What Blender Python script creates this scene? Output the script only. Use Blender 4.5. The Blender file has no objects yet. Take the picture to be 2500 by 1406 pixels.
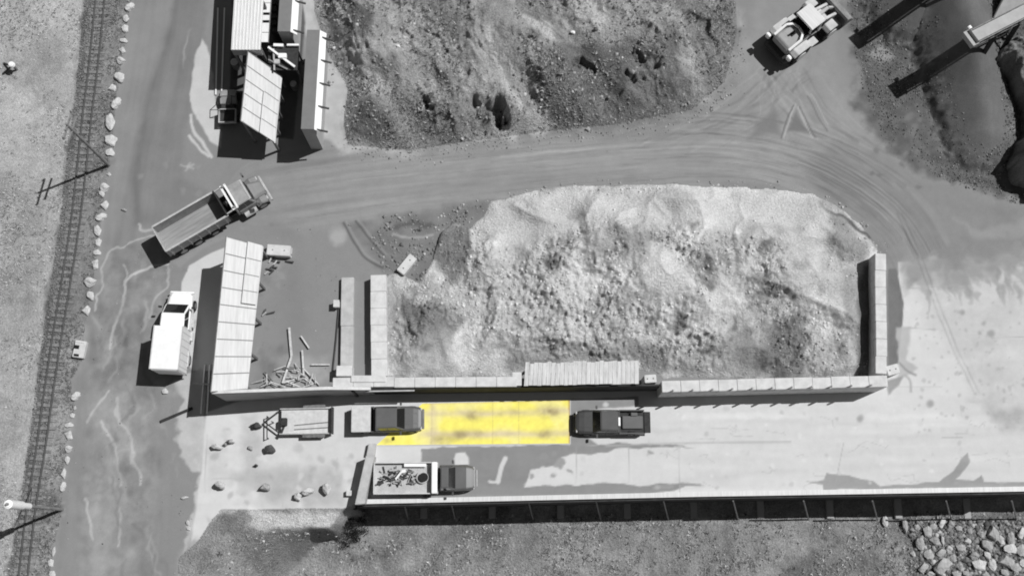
import bpy, bmesh, math, random
import numpy as np
from mathutils import Vector, Matrix

random.seed(7)
C = bpy.context.scene.collection
SC = bpy.context.scene

# ------------------------------------------------------------------ camera
TILT, CAMH, FPX = math.radians(13.0), 88.0, 2800.0
cam_d = bpy.data.cameras.new('camera')
cam_d.sensor_width = 36.0
cam_d.lens = FPX / 2500.0 * 36.0
cam_d.clip_end = 3000.0
cam = bpy.data.objects.new('camera', cam_d)
cam.location = (0, 0, CAMH)
cam.rotation_euler = (TILT, 0, 0)
C.objects.link(cam)
SC.camera = cam

# ------------------------------------------------------------------ light
SUN_EL = math.radians(57.0)
SUN_AZ = (0.92, 0.39)
world = bpy.data.worlds.new('World')
SC.world = world
world.use_nodes = True
nt = world.node_tree
nt.nodes.clear()
sky = nt.nodes.new('ShaderNodeTexSky')
sky.sky_type = 'NISHITA'
sky.sun_disc = False
sky.sun_elevation = SUN_EL
sky.sun_rotation = math.atan2(SUN_AZ[0], SUN_AZ[1])
bw = nt.nodes.new('ShaderNodeRGBToBW')       # black and white picture
bg = nt.nodes.new('ShaderNodeBackground')
bg.inputs['Strength'].default_value = 0.05
wo = nt.nodes.new('ShaderNodeOutputWorld')
nt.links.new(sky.outputs[0], bw.inputs[0])
nt.links.new(bw.outputs[0], bg.inputs['Color'])
nt.links.new(bg.outputs[0], wo.inputs['Surface'])
sun_d = bpy.data.lights.new('sun', 'SUN')
sun_d.energy = 5.0
sun_d.angle = math.radians(0.5)
sun_d.color = (1, 1, 1)
sun = bpy.data.objects.new('sun', sun_d)
n_ = math.hypot(*SUN_AZ)
sdir = Vector((SUN_AZ[0] / n_ * math.cos(SUN_EL), SUN_AZ[1] / n_ * math.cos(SUN_EL), math.sin(SUN_EL)))
sun.rotation_euler = sdir.to_track_quat('Z', 'Y').to_euler()
sun.location = sdir * 120
C.objects.link(sun)
SC.view_settings.view_transform = 'Standard'
SC.view_settings.look = 'None'
SC.view_settings.exposure = -0.35
SC.view_settings.gamma = 1.0
SC.cycles.filter_width = 1.9
SC.cycles.max_bounces = 5
KLIN = 1.16                                    # sunlit level ground: picture value / albedo

# ------------------------------------------------------------------ survey: a spot read off the photograph -> metres
ct, st = math.cos(TILT), math.sin(TILT)
def at(u, v, z=0.0):
    dx, dy = (u - 1250.0) / FPX, -(v - 703.0) / FPX
    d = (dx, dy * ct + st, dy * st - ct)
    t = (z - CAMH) / d[2]
    return Vector((d[0] * t, d[1] * t, z))
def P2(pts, z=0.0):
    return np.array([[at(u, v, z)[0], at(u, v, z)[1]] for u, v in pts])

# ------------------------------------------------------------------ noise
def _hash(ix, iy, seed):
    h = (ix.astype(np.int64) * 374761393 + iy.astype(np.int64) * 668265263 + seed * 1442695041) & 0xFFFFFFFF
    h = ((h ^ (h >> 13)) * 1274126177) & 0xFFFFFFFF
    h = (h ^ (h >> 16)) & 0xFFFFFFFF
    return h.astype(np.float64) / 4294967295.0
def vnoise(x, y, seed=0):
    ix, iy = np.floor(x), np.floor(y)
    fx, fy = x - ix, y - iy
    fx = fx * fx * fx * (fx * (fx * 6 - 15) + 10)
    fy = fy * fy * fy * (fy * (fy * 6 - 15) + 10)
    a = _hash(ix, iy, seed); b = _hash(ix + 1, iy, seed)
    c = _hash(ix, iy + 1, seed); d = _hash(ix + 1, iy + 1, seed)
    return (a + (b - a) * fx) * (1 - fy) + (c + (d - c) * fx) * fy
def fbm(x, y, scale, octs=4, seed=0, gain=0.5):
    s, a, tot, f = 0.0, 1.0, 0.0, 1.0 / scale
    for o in range(octs):
        ang = 0.6 + o * 1.1
        xr = x * math.cos(ang) - y * math.sin(ang); yr = x * math.sin(ang) + y * math.cos(ang)
        s = s + a * (vnoise(xr * f + 17.3 * o, yr * f - 9.1 * o, seed + o * 31) - 0.5)
        tot += a; a *= gain; f *= 2.03
    return s / tot * 2.0                        # about -1 .. 1
def ridged(x, y, scale, octs=4, seed=0):
    s, a, tot, f = 0.0, 1.0, 0.0, 1.0 / scale
    for o in range(octs):
        ang = 0.3 + o * 0.9
        xr = x * math.cos(ang) - y * math.sin(ang); yr = x * math.sin(ang) + y * math.cos(ang)
        n = 1 - np.abs(vnoise(xr * f + 5.3 * o, yr * f, seed + o * 17) - 0.5) * 2
        s = s + a * n * n; tot += a; a *= 0.5; f *= 2.1
    return s / tot
def sstep(t):
    t = np.clip(t, 0, 1)
    return t * t * (3 - 2 * t)
def sdf(x, y, poly):                            # signed distance, negative inside
    d2 = np.full(x.shape, 1e18); inside = np.zeros(x.shape, bool)
    n = len(poly)
    for i in range(n):
        ax, ay = poly[i]; bx, by = poly[(i + 1) % n]
        ex, ey = bx - ax, by - ay
        L = ex * ex + ey * ey + 1e-12
        t = np.clip(((x - ax) * ex + (y - ay) * ey) / L, 0, 1)
        d2 = np.minimum(d2, (x - ax - t * ex) ** 2 + (y - ay - t * ey) ** 2)
        if ay != by:
            c = (ay > y) != (by > y)
            inside ^= c & (x < ex * (y - ay) / ey + ax)
    d = np.sqrt(d2)
    return np.where(inside, -d, d)
def ldist(x, y, line):                          # distance to an open line, and how far along it
    d2 = np.full(x.shape, 1e18); al = np.zeros(x.shape); acc = 0.0
    for i in range(len(line) - 1):
        ax, ay = line[i]; bx, by = line[i + 1]
        ex, ey = bx - ax, by - ay
        L = ex * ex + ey * ey + 1e-12
        t = np.clip(((x - ax) * ex + (y - ay) * ey) / L, 0, 1)
        q = (x - ax - t * ex) ** 2 + (y - ay - t * ey) ** 2
        m = q < d2
        d2 = np.where(m, q, d2); al = np.where(m, acc + t * math.sqrt(L), al)
        acc += math.sqrt(L)
    return np.sqrt(d2), al
def smooth_line(pts, n=10):
    p = np.asarray(pts, float)
    q = np.vstack([2 * p[0] - p[1], p, 2 * p[-1] - p[-2]])
    out = []
    for i in range(1, len(q) - 2):
        for k in range(n):
            t = k / n
            out.append(0.5 * ((2 * q[i]) + (-q[i - 1] + q[i + 1]) * t + (2 * q[i - 1] - 5 * q[i] + 4 * q[i + 1] - q[i + 2]) * t * t
                              + (-q[i - 1] + 3 * q[i] - 3 * q[i + 1] + q[i + 2]) * t ** 3))
    out.append(q[-2])
    return np.array(out)
def lin(t):
    t = np.clip(t, 0, 1)
    return np.where(t <= 0.04045, t / 12.92, ((t + 0.055) / 1.055) ** 2.4)

# ------------------------------------------------------------------ materials
def mat(name, albedo, rough=0.7, metal=0.0, var=0.12, scale=3.0, bump=0.0, bscale=20.0, spec=0.3, streak=None):
    m = bpy.data.materials.new(name); m.use_nodes = True
    t = m.node_tree; b = t.nodes['Principled BSDF']
    if not isinstance(albedo, (tuple, list)): albedo = (albedo,) * 3
    b.inputs['Roughness'].default_value = rough
    b.inputs['Metallic'].default_value = metal
    b.inputs['Specular IOR Level'].default_value = spec
    tc = t.nodes.new('ShaderNodeTexCoord')
    mp = t.nodes.new('ShaderNodeMapping')
    if streak: mp.inputs['Scale'].default_value = streak
    t.links.new(tc.outputs['Object'], mp.inputs['Vector'])
    nz = t.nodes.new('ShaderNodeTexNoise'); nz.inputs['Scale'].default_value = scale
    nz.inputs['Detail'].default_value = 5; nz.inputs['Roughness'].default_value = 0.65
    t.links.new(mp.outputs[0], nz.inputs['Vector'])
    mr = t.nodes.new('ShaderNodeMapRange')
    mr.inputs['From Min'].default_value = 0.25; mr.inputs['From Max'].default_value = 0.75
    mr.inputs['To Min'].default_value = 1 - var * 1.6; mr.inputs['To Max'].default_value = 1 + var * 0.8
    t.links.new(nz.outputs['Fac'], mr.inputs['Value'])
    mx = t.nodes.new('ShaderNodeVectorMath'); mx.operation = 'SCALE'
    mx.inputs[0].default_value = albedo
    t.links.new(mr.outputs[0], mx.inputs['Scale'])
    t.links.new(mx.outputs[0], b.inputs['Base Color'])
    if bump:
        n2 = t.nodes.new('ShaderNodeTexNoise'); n2.inputs['Scale'].default_value = bscale; n2.inputs['Detail'].default_value = 4
        t.links.new(tc.outputs['Object'], n2.inputs['Vector'])
        bp = t.nodes.new('ShaderNodeBump'); bp.inputs['Strength'].default_value = bump; bp.inputs['Distance'].default_value = 0.08
        t.links.new(n2.outputs['Fac'], bp.inputs['Height']); t.links.new(bp.outputs[0], b.inputs['Normal'])
    return m
def ground_mat(name, v1=0.10, s1=2.2, v2=0.10, s2=9.0, bump=0.3, bscale=7.0, dist=0.12):
    m = bpy.data.materials.new(name); m.use_nodes = True
    t = m.node_tree; b = t.nodes['Principled BSDF']
    b.inputs['Roughness'].default_value = 0.95; b.inputs['Specular IOR Level'].default_value = 0.1
    a = t.nodes.new('ShaderNodeAttribute'); a.attribute_name = 'soil'
    geo = t.nodes.new('ShaderNodeNewGeometry')
    def nz(sc, det):
        n = t.nodes.new('ShaderNodeTexNoise'); n.inputs['Scale'].default_value = sc; n.inputs['Detail'].default_value = det
        n.inputs['Roughness'].default_value = 0.7
        t.links.new(geo.outputs['Position'], n.inputs['Vector']); return n
    def rng(n, v):
        r = t.nodes.new('ShaderNodeMapRange')
        r.inputs['From Min'].default_value = 0.28; r.inputs['From Max'].default_value = 0.72
        r.inputs['To Min'].default_value = 1 - v * 1.3; r.inputs['To Max'].default_value = 1 + v
        t.links.new(n.outputs['Fac'], r.inputs['Value']); return r
    r1, r2 = rng(nz(s1, 5), v1), rng(nz(s2, 3), v2)
    mu = t.nodes.new('ShaderNodeMath'); mu.operation = 'MULTIPLY'
    t.links.new(r1.outputs[0], mu.inputs[0]); t.links.new(r2.outputs[0], mu.inputs[1])
    sc = t.nodes.new('ShaderNodeVectorMath'); sc.operation = 'SCALE'
    t.links.new(a.outputs['Color'], sc.inputs[0]); t.links.new(mu.outputs[0], sc.inputs['Scale'])
    t.links.new(sc.outputs[0], b.inputs['Base Color'])
    bp = t.nodes.new('ShaderNodeBump'); bp.inputs['Strength'].default_value = bump; bp.inputs['Distance'].default_value = dist
    t.links.new(nz(bscale, 5).outputs['Fac'], bp.inputs['Height']); t.links.new(bp.outputs[0], b.inputs['Normal'])
    return m

# ------------------------------------------------------------------ object helpers
def tag(o, label=None, cat=None, group=None, kind=None):
    if label: o['label'] = label
    if cat: o['category'] = cat
    if group: o['group'] = group
    if kind: o['kind'] = kind
    return o
def thing(name, label, cat, loc=(0, 0, 0), rz=0.0, group=None):
    o = bpy.data.objects.new(name, None); C.objects.link(o)
    o.empty_display_size = 0.3
    o.location = loc; o.rotation_euler = (0, 0, rz)
    return tag(o, label, cat, group)
def copy_tree(o, parent=None):
    c = o.copy(); C.objects.link(c)
    if parent: c.parent = parent
    for ch in list(o.children): copy_tree(ch, c)
    return c
class MB:
    def __init__(s): s.v = []; s.f = []
    def add(s, vs, fs):
        k = len(s.v); s.v += [tuple(p) for p in vs]; s.f += [tuple(i + k for i in f) for f in fs]; return s
    def hexa(s, p):                             # 4 bottom, 4 top, same order
        return s.add(p, [(0, 3, 2, 1), (4, 5, 6, 7), (0, 1, 5, 4), (1, 2, 6, 5), (2, 3, 7, 6), (3, 0, 4, 7)])
    def box(s, c, d, rz=0.0, ry=0.0):
        M = Matrix.Rotation(rz, 3, 'Z') @ Matrix.Rotation(ry, 3, 'Y')
        p = []
        for z in (-1, 1):
            for x, y in ((-1, -1), (1, -1), (1, 1), (-1, 1)):
                p.append(Vector(c) + M @ Vector((x * d[0] / 2, y * d[1] / 2, z * d[2] / 2)))
        return s.hexa(p)
    def bx(s, x0, x1, y0, y1, z0, z1): return s.box(((x0 + x1) / 2, (y0 + y1) / 2, (z0 + z1) / 2), (x1 - x0, y1 - y0, z1 - z0))
    def prism(s, prof, a0, a1, axis='y'):       # profile in the two other axes
        n = len(prof); vs = []
        for a in (a0, a1):
            for p, q in prof:
                vs.append({'y': (p, a, q), 'z': (p, q, a), 'x': (a, p, q)}[axis])
        fs = [tuple(range(n)), tuple(range(2 * n - 1, n - 1, -1))]
        for i in range(n):
            j = (i + 1) % n; fs.append((i, i + n, j + n, j))
        return s.add(vs, fs)
    def loft(s, rings, cap=True):
        n = len(rings[0]); vs = [p for r in rings for p in r]; fs = []
        for k in range(len(rings) - 1):
            for i in range(n):
                j = (i + 1) % n
                fs.append((k * n + i, k * n + j, (k + 1) * n + j, (k + 1) * n + i))
        if cap:
            fs.append(tuple(range(n - 1, -1, -1))); fs.append(tuple(range((len(rings) - 1) * n, len(rings) * n)))
        return s.add(vs, fs)
    def cyl(s, p0, p1, r0, r1=None, n=12):
        p0, p1 = Vector(p0), Vector(p1); r1 = r0 if r1 is None else r1
        d = (p1 - p0).normalized()
        a = d.orthogonal().normalized(); b = d.cross(a)
        R = []
        for p, r in ((p0, r0), (p1, r1)):
            R.append([p + (a * math.cos(2 * math.pi * i / n) + b * math.sin(2 * math.pi * i / n)) * r for i in range(n)])
        return s.loft(R)
    def beam(s, p0, p1, w, h=None):
        p0, p1 = Vector(p0), Vector(p1); h = h or w
        d = (p1 - p0).normalized()
        u = d.cross(Vector((0, 0, 1)))
        u = Vector((1, 0, 0)) if u.length < 1e-4 else u.normalized()
        q = u.cross(d)
        R = [[p + u * (sx * w / 2) + q * (sy * h / 2) for sx, sy in ((-1, -1), (1, -1), (1, 1), (-1, 1))] for p in (p0, p1)]
        return s.loft(R)
    def build(s, name, m, parent=None, bevel=0.0, smooth=False):
        me = bpy.data.meshes.new(name); me.from_pydata(s.v, [], s.f)
        bm = bmesh.new(); bm.from_mesh(me); bmesh.ops.recalc_face_normals(bm, faces=bm.faces)
        if bevel:
            bmesh.ops.bevel(bm, geom=[e for e in bm.edges if len(e.link_faces) == 2 and e.calc_face_angle(0) > 0.5],
                            offset=bevel, segments=2, affect='EDGES', clamp_overlap=True)
        bm.to_mesh(me); bm.free()
        if smooth: me.polygons.foreach_set('use_smooth', [True] * len(me.polygons))
        if m: me.materials.append(m)
        o = bpy.data.objects.new(name, me); C.objects.link(o)
        if parent: o.parent = parent
        return o
# ================================================================== THE GROUND
LOW = -5.7                                      # level of the grass below the tipping deck
EDGE = P2([(840, 1229), (870, 1228), (1250, 1220), (1700, 1210), (2500, 1197), (3200, 1186)])
BANK = P2([(430, 1700), (436, 1360), (485, 1320), (520, 1262), (560, 1243), (840, 1242), (870, 1228)])
SOUTH = np.vstack([P2([(430, 1720), (436, 1360), (485, 1318), (512, 1275), (540, 1243), (840, 1240), (870, 1229), (1250, 1221), (1700, 1211), (2500, 1198), (3200, 1188)]),
                   [[400, 0], [400, -600], [-40, -600]]])
SX0 = at(868, 1229)[0]
HILL = P2([(760, -120), (768, 30), (800, 130), (850, 215), (838, 300), (850, 355), (1000, 368), (1150, 345), (1330, 322), (1500, 305), (1690, 268), (1770, 200), (1800, 80), (1790, -120)])
PITS = [(at(u, v, 1.6)[0], at(u, v, 1.6)[1], r, d) for u, v, r, d in ((1212, 265, .8, 2.3), (1238, 285, .6, 1.6), (1048, 248, .45, 1.1), (1160, 240, .42, 1.2), (1420, 152, .55, 1.2), (1446, 166, .35, .7), (1545, 182, .45, 1.0), (1570, 186, .35, .8), (1562, 132, .45, .8), (1600, 160, .35, .6), (1285, 95, .35, .8), (970, 70, .25, .5))]
LUMPS = [(at(u, v, 1.6)[0], at(u, v, 1.6)[1], r, d) for u, v, r, d in ((1250, 240, 1.3, .8), (1195, 292, .9, .5), (1285, 285, 1.2, .5), (905, 290, 1.6, .55), (1600, 60, 1.5, .5), (1100, 280, 1.4, .35), (1330, 190, 1.2, .4))]
def coords(lo, hi, st):
    a = list(np.arange(lo, hi + 1e-6, st)); s = st; v = lo; pre = []
    while v > -650: s *= 1.45; v -= s; pre.append(v)
    s = st; v = a[-1]; post = []
    while v < 650: s *= 1.45; v += s; post.append(v)
    return np.array(pre[::-1] + a + post)
GX, GY = coords(-46.0, 46.0, 0.1), coords(-6.0, 48.0, 0.1)
XX, YY = np.meshgrid(GX, GY)
def zground(x, y):
    x = np.asarray(x, float); y = np.asarray(y, float)
    z = fbm(x, y, 9.0, 3, 3) * 0.05
    near = (np.abs(x) < 120) & (np.abs(y) < 120)
    d = sdf(x, y, SOUTH)
    bank = sstep((-d - 1.35 * sstep((SX0 - x - .8) / 1.2)) / (1.0 + 10.5 * sstep((SX0 - x - 2.6) / 9.0)) + 0.02)
    bank = np.where(x > SX0, np.where(d < -0.05, 1.0, 0.0), np.where(d < 0, bank, 0))
    z = z + bank * (LOW + fbm(x, y, 6.0, 4, 11) * 0.35 + fbm(x, y, 1.6, 3, 12) * 0.10)
    h = -sdf(x, y, HILL)
    hm = np.clip(h, 0, 50)
    rise = 2.6 * (1 - np.exp(-hm / 5.0))
    patch = np.clip(.5 + 1.1 * fbm(x, y, 3.2, 4, 43), .08, 1.2)
    u_, v_ = x * .93 + y * .37, (-x * .37 + y * .93) * .42
    z_big = fbm(u_, v_, 3.5, 2, 52) * .9
    rough = z_big + (ridged(u_ + fbm(x, y, 2.5, 3, 48) * 1.2, v_ + fbm(x, y, 2.5, 3, 49) * .8, 3.0, 5, 40) - 0.45) * 1.55 * np.clip(patch + .25, 0, 1) + (ridged(u_, v_, 1.1, 4, 41) - 0.45) * 0.42 * patch + fbm(x, y, 0.5, 3, 42) * 0.30 * patch + fbm(u_, v_, .35, 2, 45) * .12 * patch + fbm(x, y, 4.0, 3, 44) * 0.45
    wx, wy = x + fbm(x, y, .9, 3, 46) * .75, y + fbm(x, y, .9, 3, 47) * .75
    for px, py, r, dp in PITS:
        rough = rough - dp * np.exp(-(((wx - px) / r) ** 2 + ((wy - py + (wx - px) * .5) / (r * .9)) ** 2) ** 2)
    for px, py, r, dp in LUMPS:
        rough = rough + dp * np.exp(-(((x - px) / r) ** 2 + ((y - py) / r) ** 2))
    z = z + np.where(h > 0, rise + rough * sstep(hm / 1.5), 0)
    return z
def zg(x, y): return float(zground(np.array([x]), np.array([y]))[0])
def atg(u, v):                                  # spot on the real ground surface
    p = at(u, v, 0)
    for _ in range(4): p = at(u, v, zg(p[0], p[1]))
    return p

class Paint:
    """tone (0..1 as seen in the photo) laid in metres on the ground"""
    def __init__(s, x, y, base):
        s.x, s.y = x, y; s.t = np.full(x.shape, float(base))
        s.w1 = fbm(x, y, 1.4, 4, 101); s.w2 = fbm(x, y, 1.4, 4, 102)
        s.n1 = fbm(x, y, 5.0, 5, 103, 0.6); s.n2 = fbm(x, y, 0.9, 4, 104, 0.6)
    def _box(s, pts, pad):
        p = np.asarray(pts); lo, hi = p.min(0) - pad, p.max(0) + pad
        return np.where((s.x > lo[0]) & (s.x < hi[0]) & (s.y > lo[1]) & (s.y < hi[1]))
    def poly(s, pts, tone, soft=0.25, warp=0.0, a=1.0, n1=0.0, n2=0.0, z=0.0, add=False):
        p = P2(pts, z); ix = s._box(p, soft + warp + 0.3)
        if len(ix[0]) == 0: return s
        x = s.x[ix] + s.w1[ix] * warp; y = s.y[ix] + s.w2[ix] * warp
        m = sstep(0.5 - sdf(x, y, p) / (2 * soft)) * a
        tgt = tone + s.n1[ix] * n1 + s.n2[ix] * n2
        s.t[ix] = s.t[ix] + m * tgt if add else s.t[ix] * (1 - m) + m * tgt
        return s
    def blob(s, u, v, r, tone, soft=0.3, warp=0.3, a=1.0, sy=1.0, **k):
        pts = [(u + r * math.cos(i * math.pi / 6), v + r * sy * math.sin(i * math.pi / 6)) for i in range(12)]
        return s.poly(pts, tone, soft, warp, a, **k)
    def line(s, pts, tone, w=0.1, soft=0.08, a=1.0, warp=0.0, brk=0.0, z=0.0, add=False, sm=True, world=None):
        p = P2(pts, z) if world is None else world
        if sm and world is None and len(p) > 2: p = smooth_line(p, 6)
        ix = s._box(p, w + soft + warp + 0.1)
        if len(ix[0]) == 0: return s
        x = s.x[ix] + s.w1[ix] * warp; y = s.y[ix] + s.w2[ix] * warp
        d, al = ldist(x, y, p)
        m = sstep(0.5 - (d - w / 2) / (2 * soft)) * a
        if brk: m = m * np.clip(1 + brk * (vnoise(al * 0.5, al * 0 + w * 77, 5) - 0.75) * 2, 0, 1)
        s.t[ix] = s.t[ix] + m * tone if add else s.t[ix] * (1 - m) + m * tone
        return s

FIELD_R = [(243, -300), (212, -40), (205, 0), (190, 180), (178, 280), (158, 440), (145, 560), (122, 700), (102, 840), (85, 960), (68, 1090), (48, 1240), (28, 1350), (20, 1420), (-20, 1800)]
TRACK_R = [(290, -300), (262, -40), (256, 0), (240, 180), (228, 280), (208, 440), (193, 560), (168, 700), (150, 840), (132, 960), (112, 1090), (90, 1240), (76, 1350), (72, 1420), (40, 1800)]
VERGE_R = [(360, -300), (326, -40), (320, 0), (302, 130), (285, 235), (275, 330), (262, 430), (248, 520), (238, 610), (226, 700), (208, 790), (200, 880), (172, 930), (182, 990), (165, 1070), (152, 1180), (150, 1250), (132, 1330), (122, 1410), (80, 1800)]
DECK = [(506, 1005), (640, 960), (900, 945), (1560, 945), (2155, 950), (2178, 900), (2196, 760), (2192, 640), (2215, 640), (2260, 652), (2330, 660), (2500, 622), (3100, 540), (3100, 1190), (2500, 1198), (1700, 1211), (1250, 1221), (870, 1229), (835, 1241), (540, 1243), (512, 1275), (480, 1330), (462, 1345), (478, 1250), (492, 1150), (498, 1080)]

def ground_tone(x, y):
    P = Paint(x, y, 0.565)
    P.t += P.n1 * 0.014 + P.n2 * 0.008
    # --- field, railway bed and verge on the left
    P.poly([(-9000, -3000)] + FIELD_R + [(-9000, 4000)], 0.715, 0.25, 0.5, n1=0.075, n2=0.10)
    for (u, v, r, tn) in ((60, 60, 70, .70), (130, 330, 60, .69), (90, 560, 70, .60), (70, 170, 60, .62), (60, 800, 70, .62), (30, 1000, 60, .66), (140, 130, 40, .58), (60, 400, 60, .70), (20, 250, 60, .76), (110, 470, 50, .74), (40, 700, 50, .58), (30, 1150, 50, .76), (120, 640, 30, .76), (70, 880, 40, .76), (20, 1330, 40, .62), (160, 30, 40, .76), (10, 480, 50, .60)):
        P.blob(u, v, r, tn + .02, 1.4, 1.4, 0.65, n2=0.07)
    P.line([(u - 22, v) for u, v in FIELD_R], 0.73, 1.0, 0.5, 0.55, 0.5)
    P.poly(TRACK_R + VERGE_R[::-1], 0.565, 0.2, 0.4, n1=0.05, n2=0.07)
    P.poly([(150, 800), (205, 800), (200, 880), (172, 930), (182, 990), (165, 1070), (152, 1180), (95, 1220), (118, 1040)], 0.665, 0.6, 0.5, n1=0.04, n2=0.06)
    P.poly([(75, 1290), (150, 1260), (122, 1410), (60, 1450)], 0.635, 0.5, 0.4, n2=0.06)
    P.poly(FIELD_R + TRACK_R[::-1], 0.545, 0.3, 0.5, n1=0.05, n2=0.13)
    P.line([(u + 7, v) for u, v in FIELD_R], 0.37, 0.40, 0.2, 0.75, 0.25, brk=0.9)
    P.line([(u + 34, v) for u, v in FIELD_R], 0.46, 0.22, 0.15, 0.7, 0.2, brk=0.9)
    P.poly([(198, 372), (268, 395), (262, 416), (205, 420)], 0.42, 0.5, 0.5, 0.8)
    P.poly([(75, 1185), (120, 1200), (155, 1238), (150, 1262), (80, 1285)], 0.43, 0.35, 0.5, 0.85, n2=0.06)  # shading of the pole mound painted as a dark patch
    for yy in (1228, 1246, 1258):
        P.line([(75, yy + 6), (110, yy + 3), (158, yy)], 0.66, 0.12, 0.12, 0.8, 0.2, brk=0.6)
    # --- road along the track
    rs0 = np.random.RandomState(17)
    P.line([(434, -30), (420, 60), (400, 130), (372, 215), (352, 300), (335, 380), (330, 450), (336, 540)], -0.075, 0.35, 0.55, add=True)
    P.poly([(434, -30), (520, -30), (480, 200), (455, 350), (440, 430), (510, 470), (400, 560), (336, 545), (330, 450), (345, 330), (372, 215), (400, 130)], -0.040, 0.4, 0.6, add=True)
    P.line([(300, 30), (290, 250), (262, 450), (240, 650)], 0.02, 1.2, 0.8, add=True)
    P.poly([(494, 92), (503, 112), (512, 150), (527, 235), (534, 300), (543, 330), (541, 362), (512, 345), (490, 300), (468, 262), (464, 220), (472, 150), (483, 118)], 0.80, 0.09, 0.25, n2=0.03)
    P.line([(460, 70), (452, 120), (448, 165)], 0.69, 0.14, 0.12, 0.8, 0.3, brk=0.8)
    P.line([(468, 280), (476, 320), (500, 356), (516, 384)], 0.80, 0.24, 0.08, 1, 0.2)
    P.line([(466, 330), (480, 355), (508, 382)], 0.80, 0.22, 0.08, 1, 0.2)
    for p in ([(444, 402), (468, 412)], [(462, 398), (452, 416)], [(456, 408), (470, 402)]):
        P.line(p, 0.72, 0.12, 0.12, 0.9, 0.3, sm=False)
    # --- yard at the left: rough ground, pale run-off lines
    P.poly([(385, 575), (300, 610), (250, 680), (232, 760), (205, 880), (250, 950), (330, 930), (345, 900), (360, 760), (415, 700), (418, 640)], 0.555, 0.3, 0.6, n1=0.05, n2=0.05)
    P.poly([(215, 960), (330, 940), (345, 1100), (370, 1250), (330, 1400), (200, 1400), (195, 1150)], 0.605, 0.9, 1.0, 0.75, n1=0.06, n2=0.05)
    for p, w in (([(388, 574), (350, 582), (305, 603), (268, 632), (246, 680), (234, 752)], .16), ([(418, 642), (380, 645), (345, 655), (318, 680), (300, 720), (290, 760), (275, 800), (266, 850)], .26),
                 ([(415, 640), (417, 665), (402, 700), (378, 738), (366, 780)], .2), ([(302, 650), (310, 670), (308, 690)], .16),
                 ([(262, 955), (250, 975), (234, 1000), (215, 1030)], .22), ([(283, 975), (293, 1020), (312, 1055), (322, 1110), (342, 1180)], .3),
                 ([(252, 1030), (270, 1070), (288, 1120), (297, 1180)], .24), ([(212, 1215), (222, 1260), (232, 1310)], .24), ([(300, 1240), (290, 1290), (285, 1330)], .2),
                 ([(338, 545), (352, 560), (385, 562)], .22)):
        P.line(p, 0.75, w * .85, 0.07, 0.95, 0.40, brk=0.35)
    P.blob(303, 830, 14, 0.47, 0.3, 0.4, 0.9); P.blob(275, 910, 18, 0.50, 0.5, 0.4, 0.8); P.blob(310, 1150, 18, 0.50, 0.6, 0.5, 0.7)
    rl = smooth_line(P2([(380, -100), (350, 120), (318, 300), (285, 500), (262, 700), (268, 900), (262, 1100), (240, 1420), (200, 1700)]), 10)
    bd, ba = ldist(x, y, rl); near = sstep((5.5 - bd) / 1.5)
    P.t = P.t + near * (fbm(ba / 6.0, bd * 1.8, 1.0, 4, 403) * .030 + fbm(x, y, 2.2, 5, 404) * .030)
    lo_ = sstep((at(300, 560)[1] - y) / 4.0) * sstep((at(430, 900)[0] - x) / 1.5) * sstep((x - at(200, 900)[0]) / 1.5)
    P.t = P.t + lo_ * (np.abs(fbm(x, y, 3.0, 5, 405)) * -.10 + .03 + fbm(x, y, .6, 4, 406) * .05)
    for k in range(40):
        u = rs0.uniform(205, 420); v = rs0.uniform(600, 1400); p = [(u, v)]
        for j in range(rs0.randint(3, 7)): p.append((p[-1][0] + rs0.uniform(-16, 14), p[-1][1] + rs0.uniform(10, 34)))
        P.line(p, rs0.choice([.66, .64, .70, .48, .50]), rs0.uniform(.08, .3), .12, rs0.uniform(.35, .7), .6, .8)
    for k in range(50):
        P.blob(rs0.uniform(330, 700), rs0.uniform(400, 900), rs0.uniform(2, 9), rs0.choice([.52, .60, .62, .50]), .15, .5, .5)
    # pad of poured concrete beside the lower shed
    P.poly([(560, 598), (505, 622), (462, 648), (443, 690), (440, 760), (438, 860), (470, 905), (540, 905), (620, 700)], 0.83, 0.06, 0.06, n1=0.012, n2=0.012)
    P.poly([(560, 575), (500, 606), (455, 640), (440, 655), (425, 640), (520, 580)], 0.60, 0.12, 0.1, 0.8)
    # pale gravel between yard and deck
    P.poly([(438, 925), (500, 905), (512, 1010), (505, 1180), (482, 1330), (440, 1352), (468, 1250), (492, 1190), (478, 1150), (455, 1140), (428, 1108), (430, 1085), (452, 1060), (436, 1040), (432, 1000), (450, 975)], 0.74, 0.15, 0.7, n1=0.04, n2=0.06)
    P.poly([(380, 930), (440, 925), (450, 960), (400, 965)], 0.62, 0.3, 0.6, 0.8, n2=0.10)
    # --- haul road
    P.poly([(640, 430), (900, 378), (1150, 350), (1500, 312), (1700, 270), (1790, 190), (1830, 60), (1850, -120), (2060, -120), (2040, 120), (2090, 230), (2170, 350), (2300, 420), (2500, 480), (2900, 500), (2900, 640), (2500, 630), (2330, 655), (2200, 620), (2140, 560), (2000, 485), (1800, 452), (1500, 452), (1250, 480), (1050, 510), (850, 560), (700, 560)], 0.592, 0.6, 0.7, n1=0.02, n2=0.018)
    P.poly([(1720, 250), (1830, 90), (2010, 130), (2090, 300), (2160, 380), (1900, 330), (1600, 330)], 0.60, 0.6, 0.7, n1=0.03, n2=0.03)
    P.poly([(2050, 330), (2300, 450), (2500, 520), (2500, 625), (2250, 650), (2160, 560), (1950, 440)], 0.555, 0.7, 0.7, 0.8, n1=0.03, n2=0.02)
    rs = np.random.RandomState(3)
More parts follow.
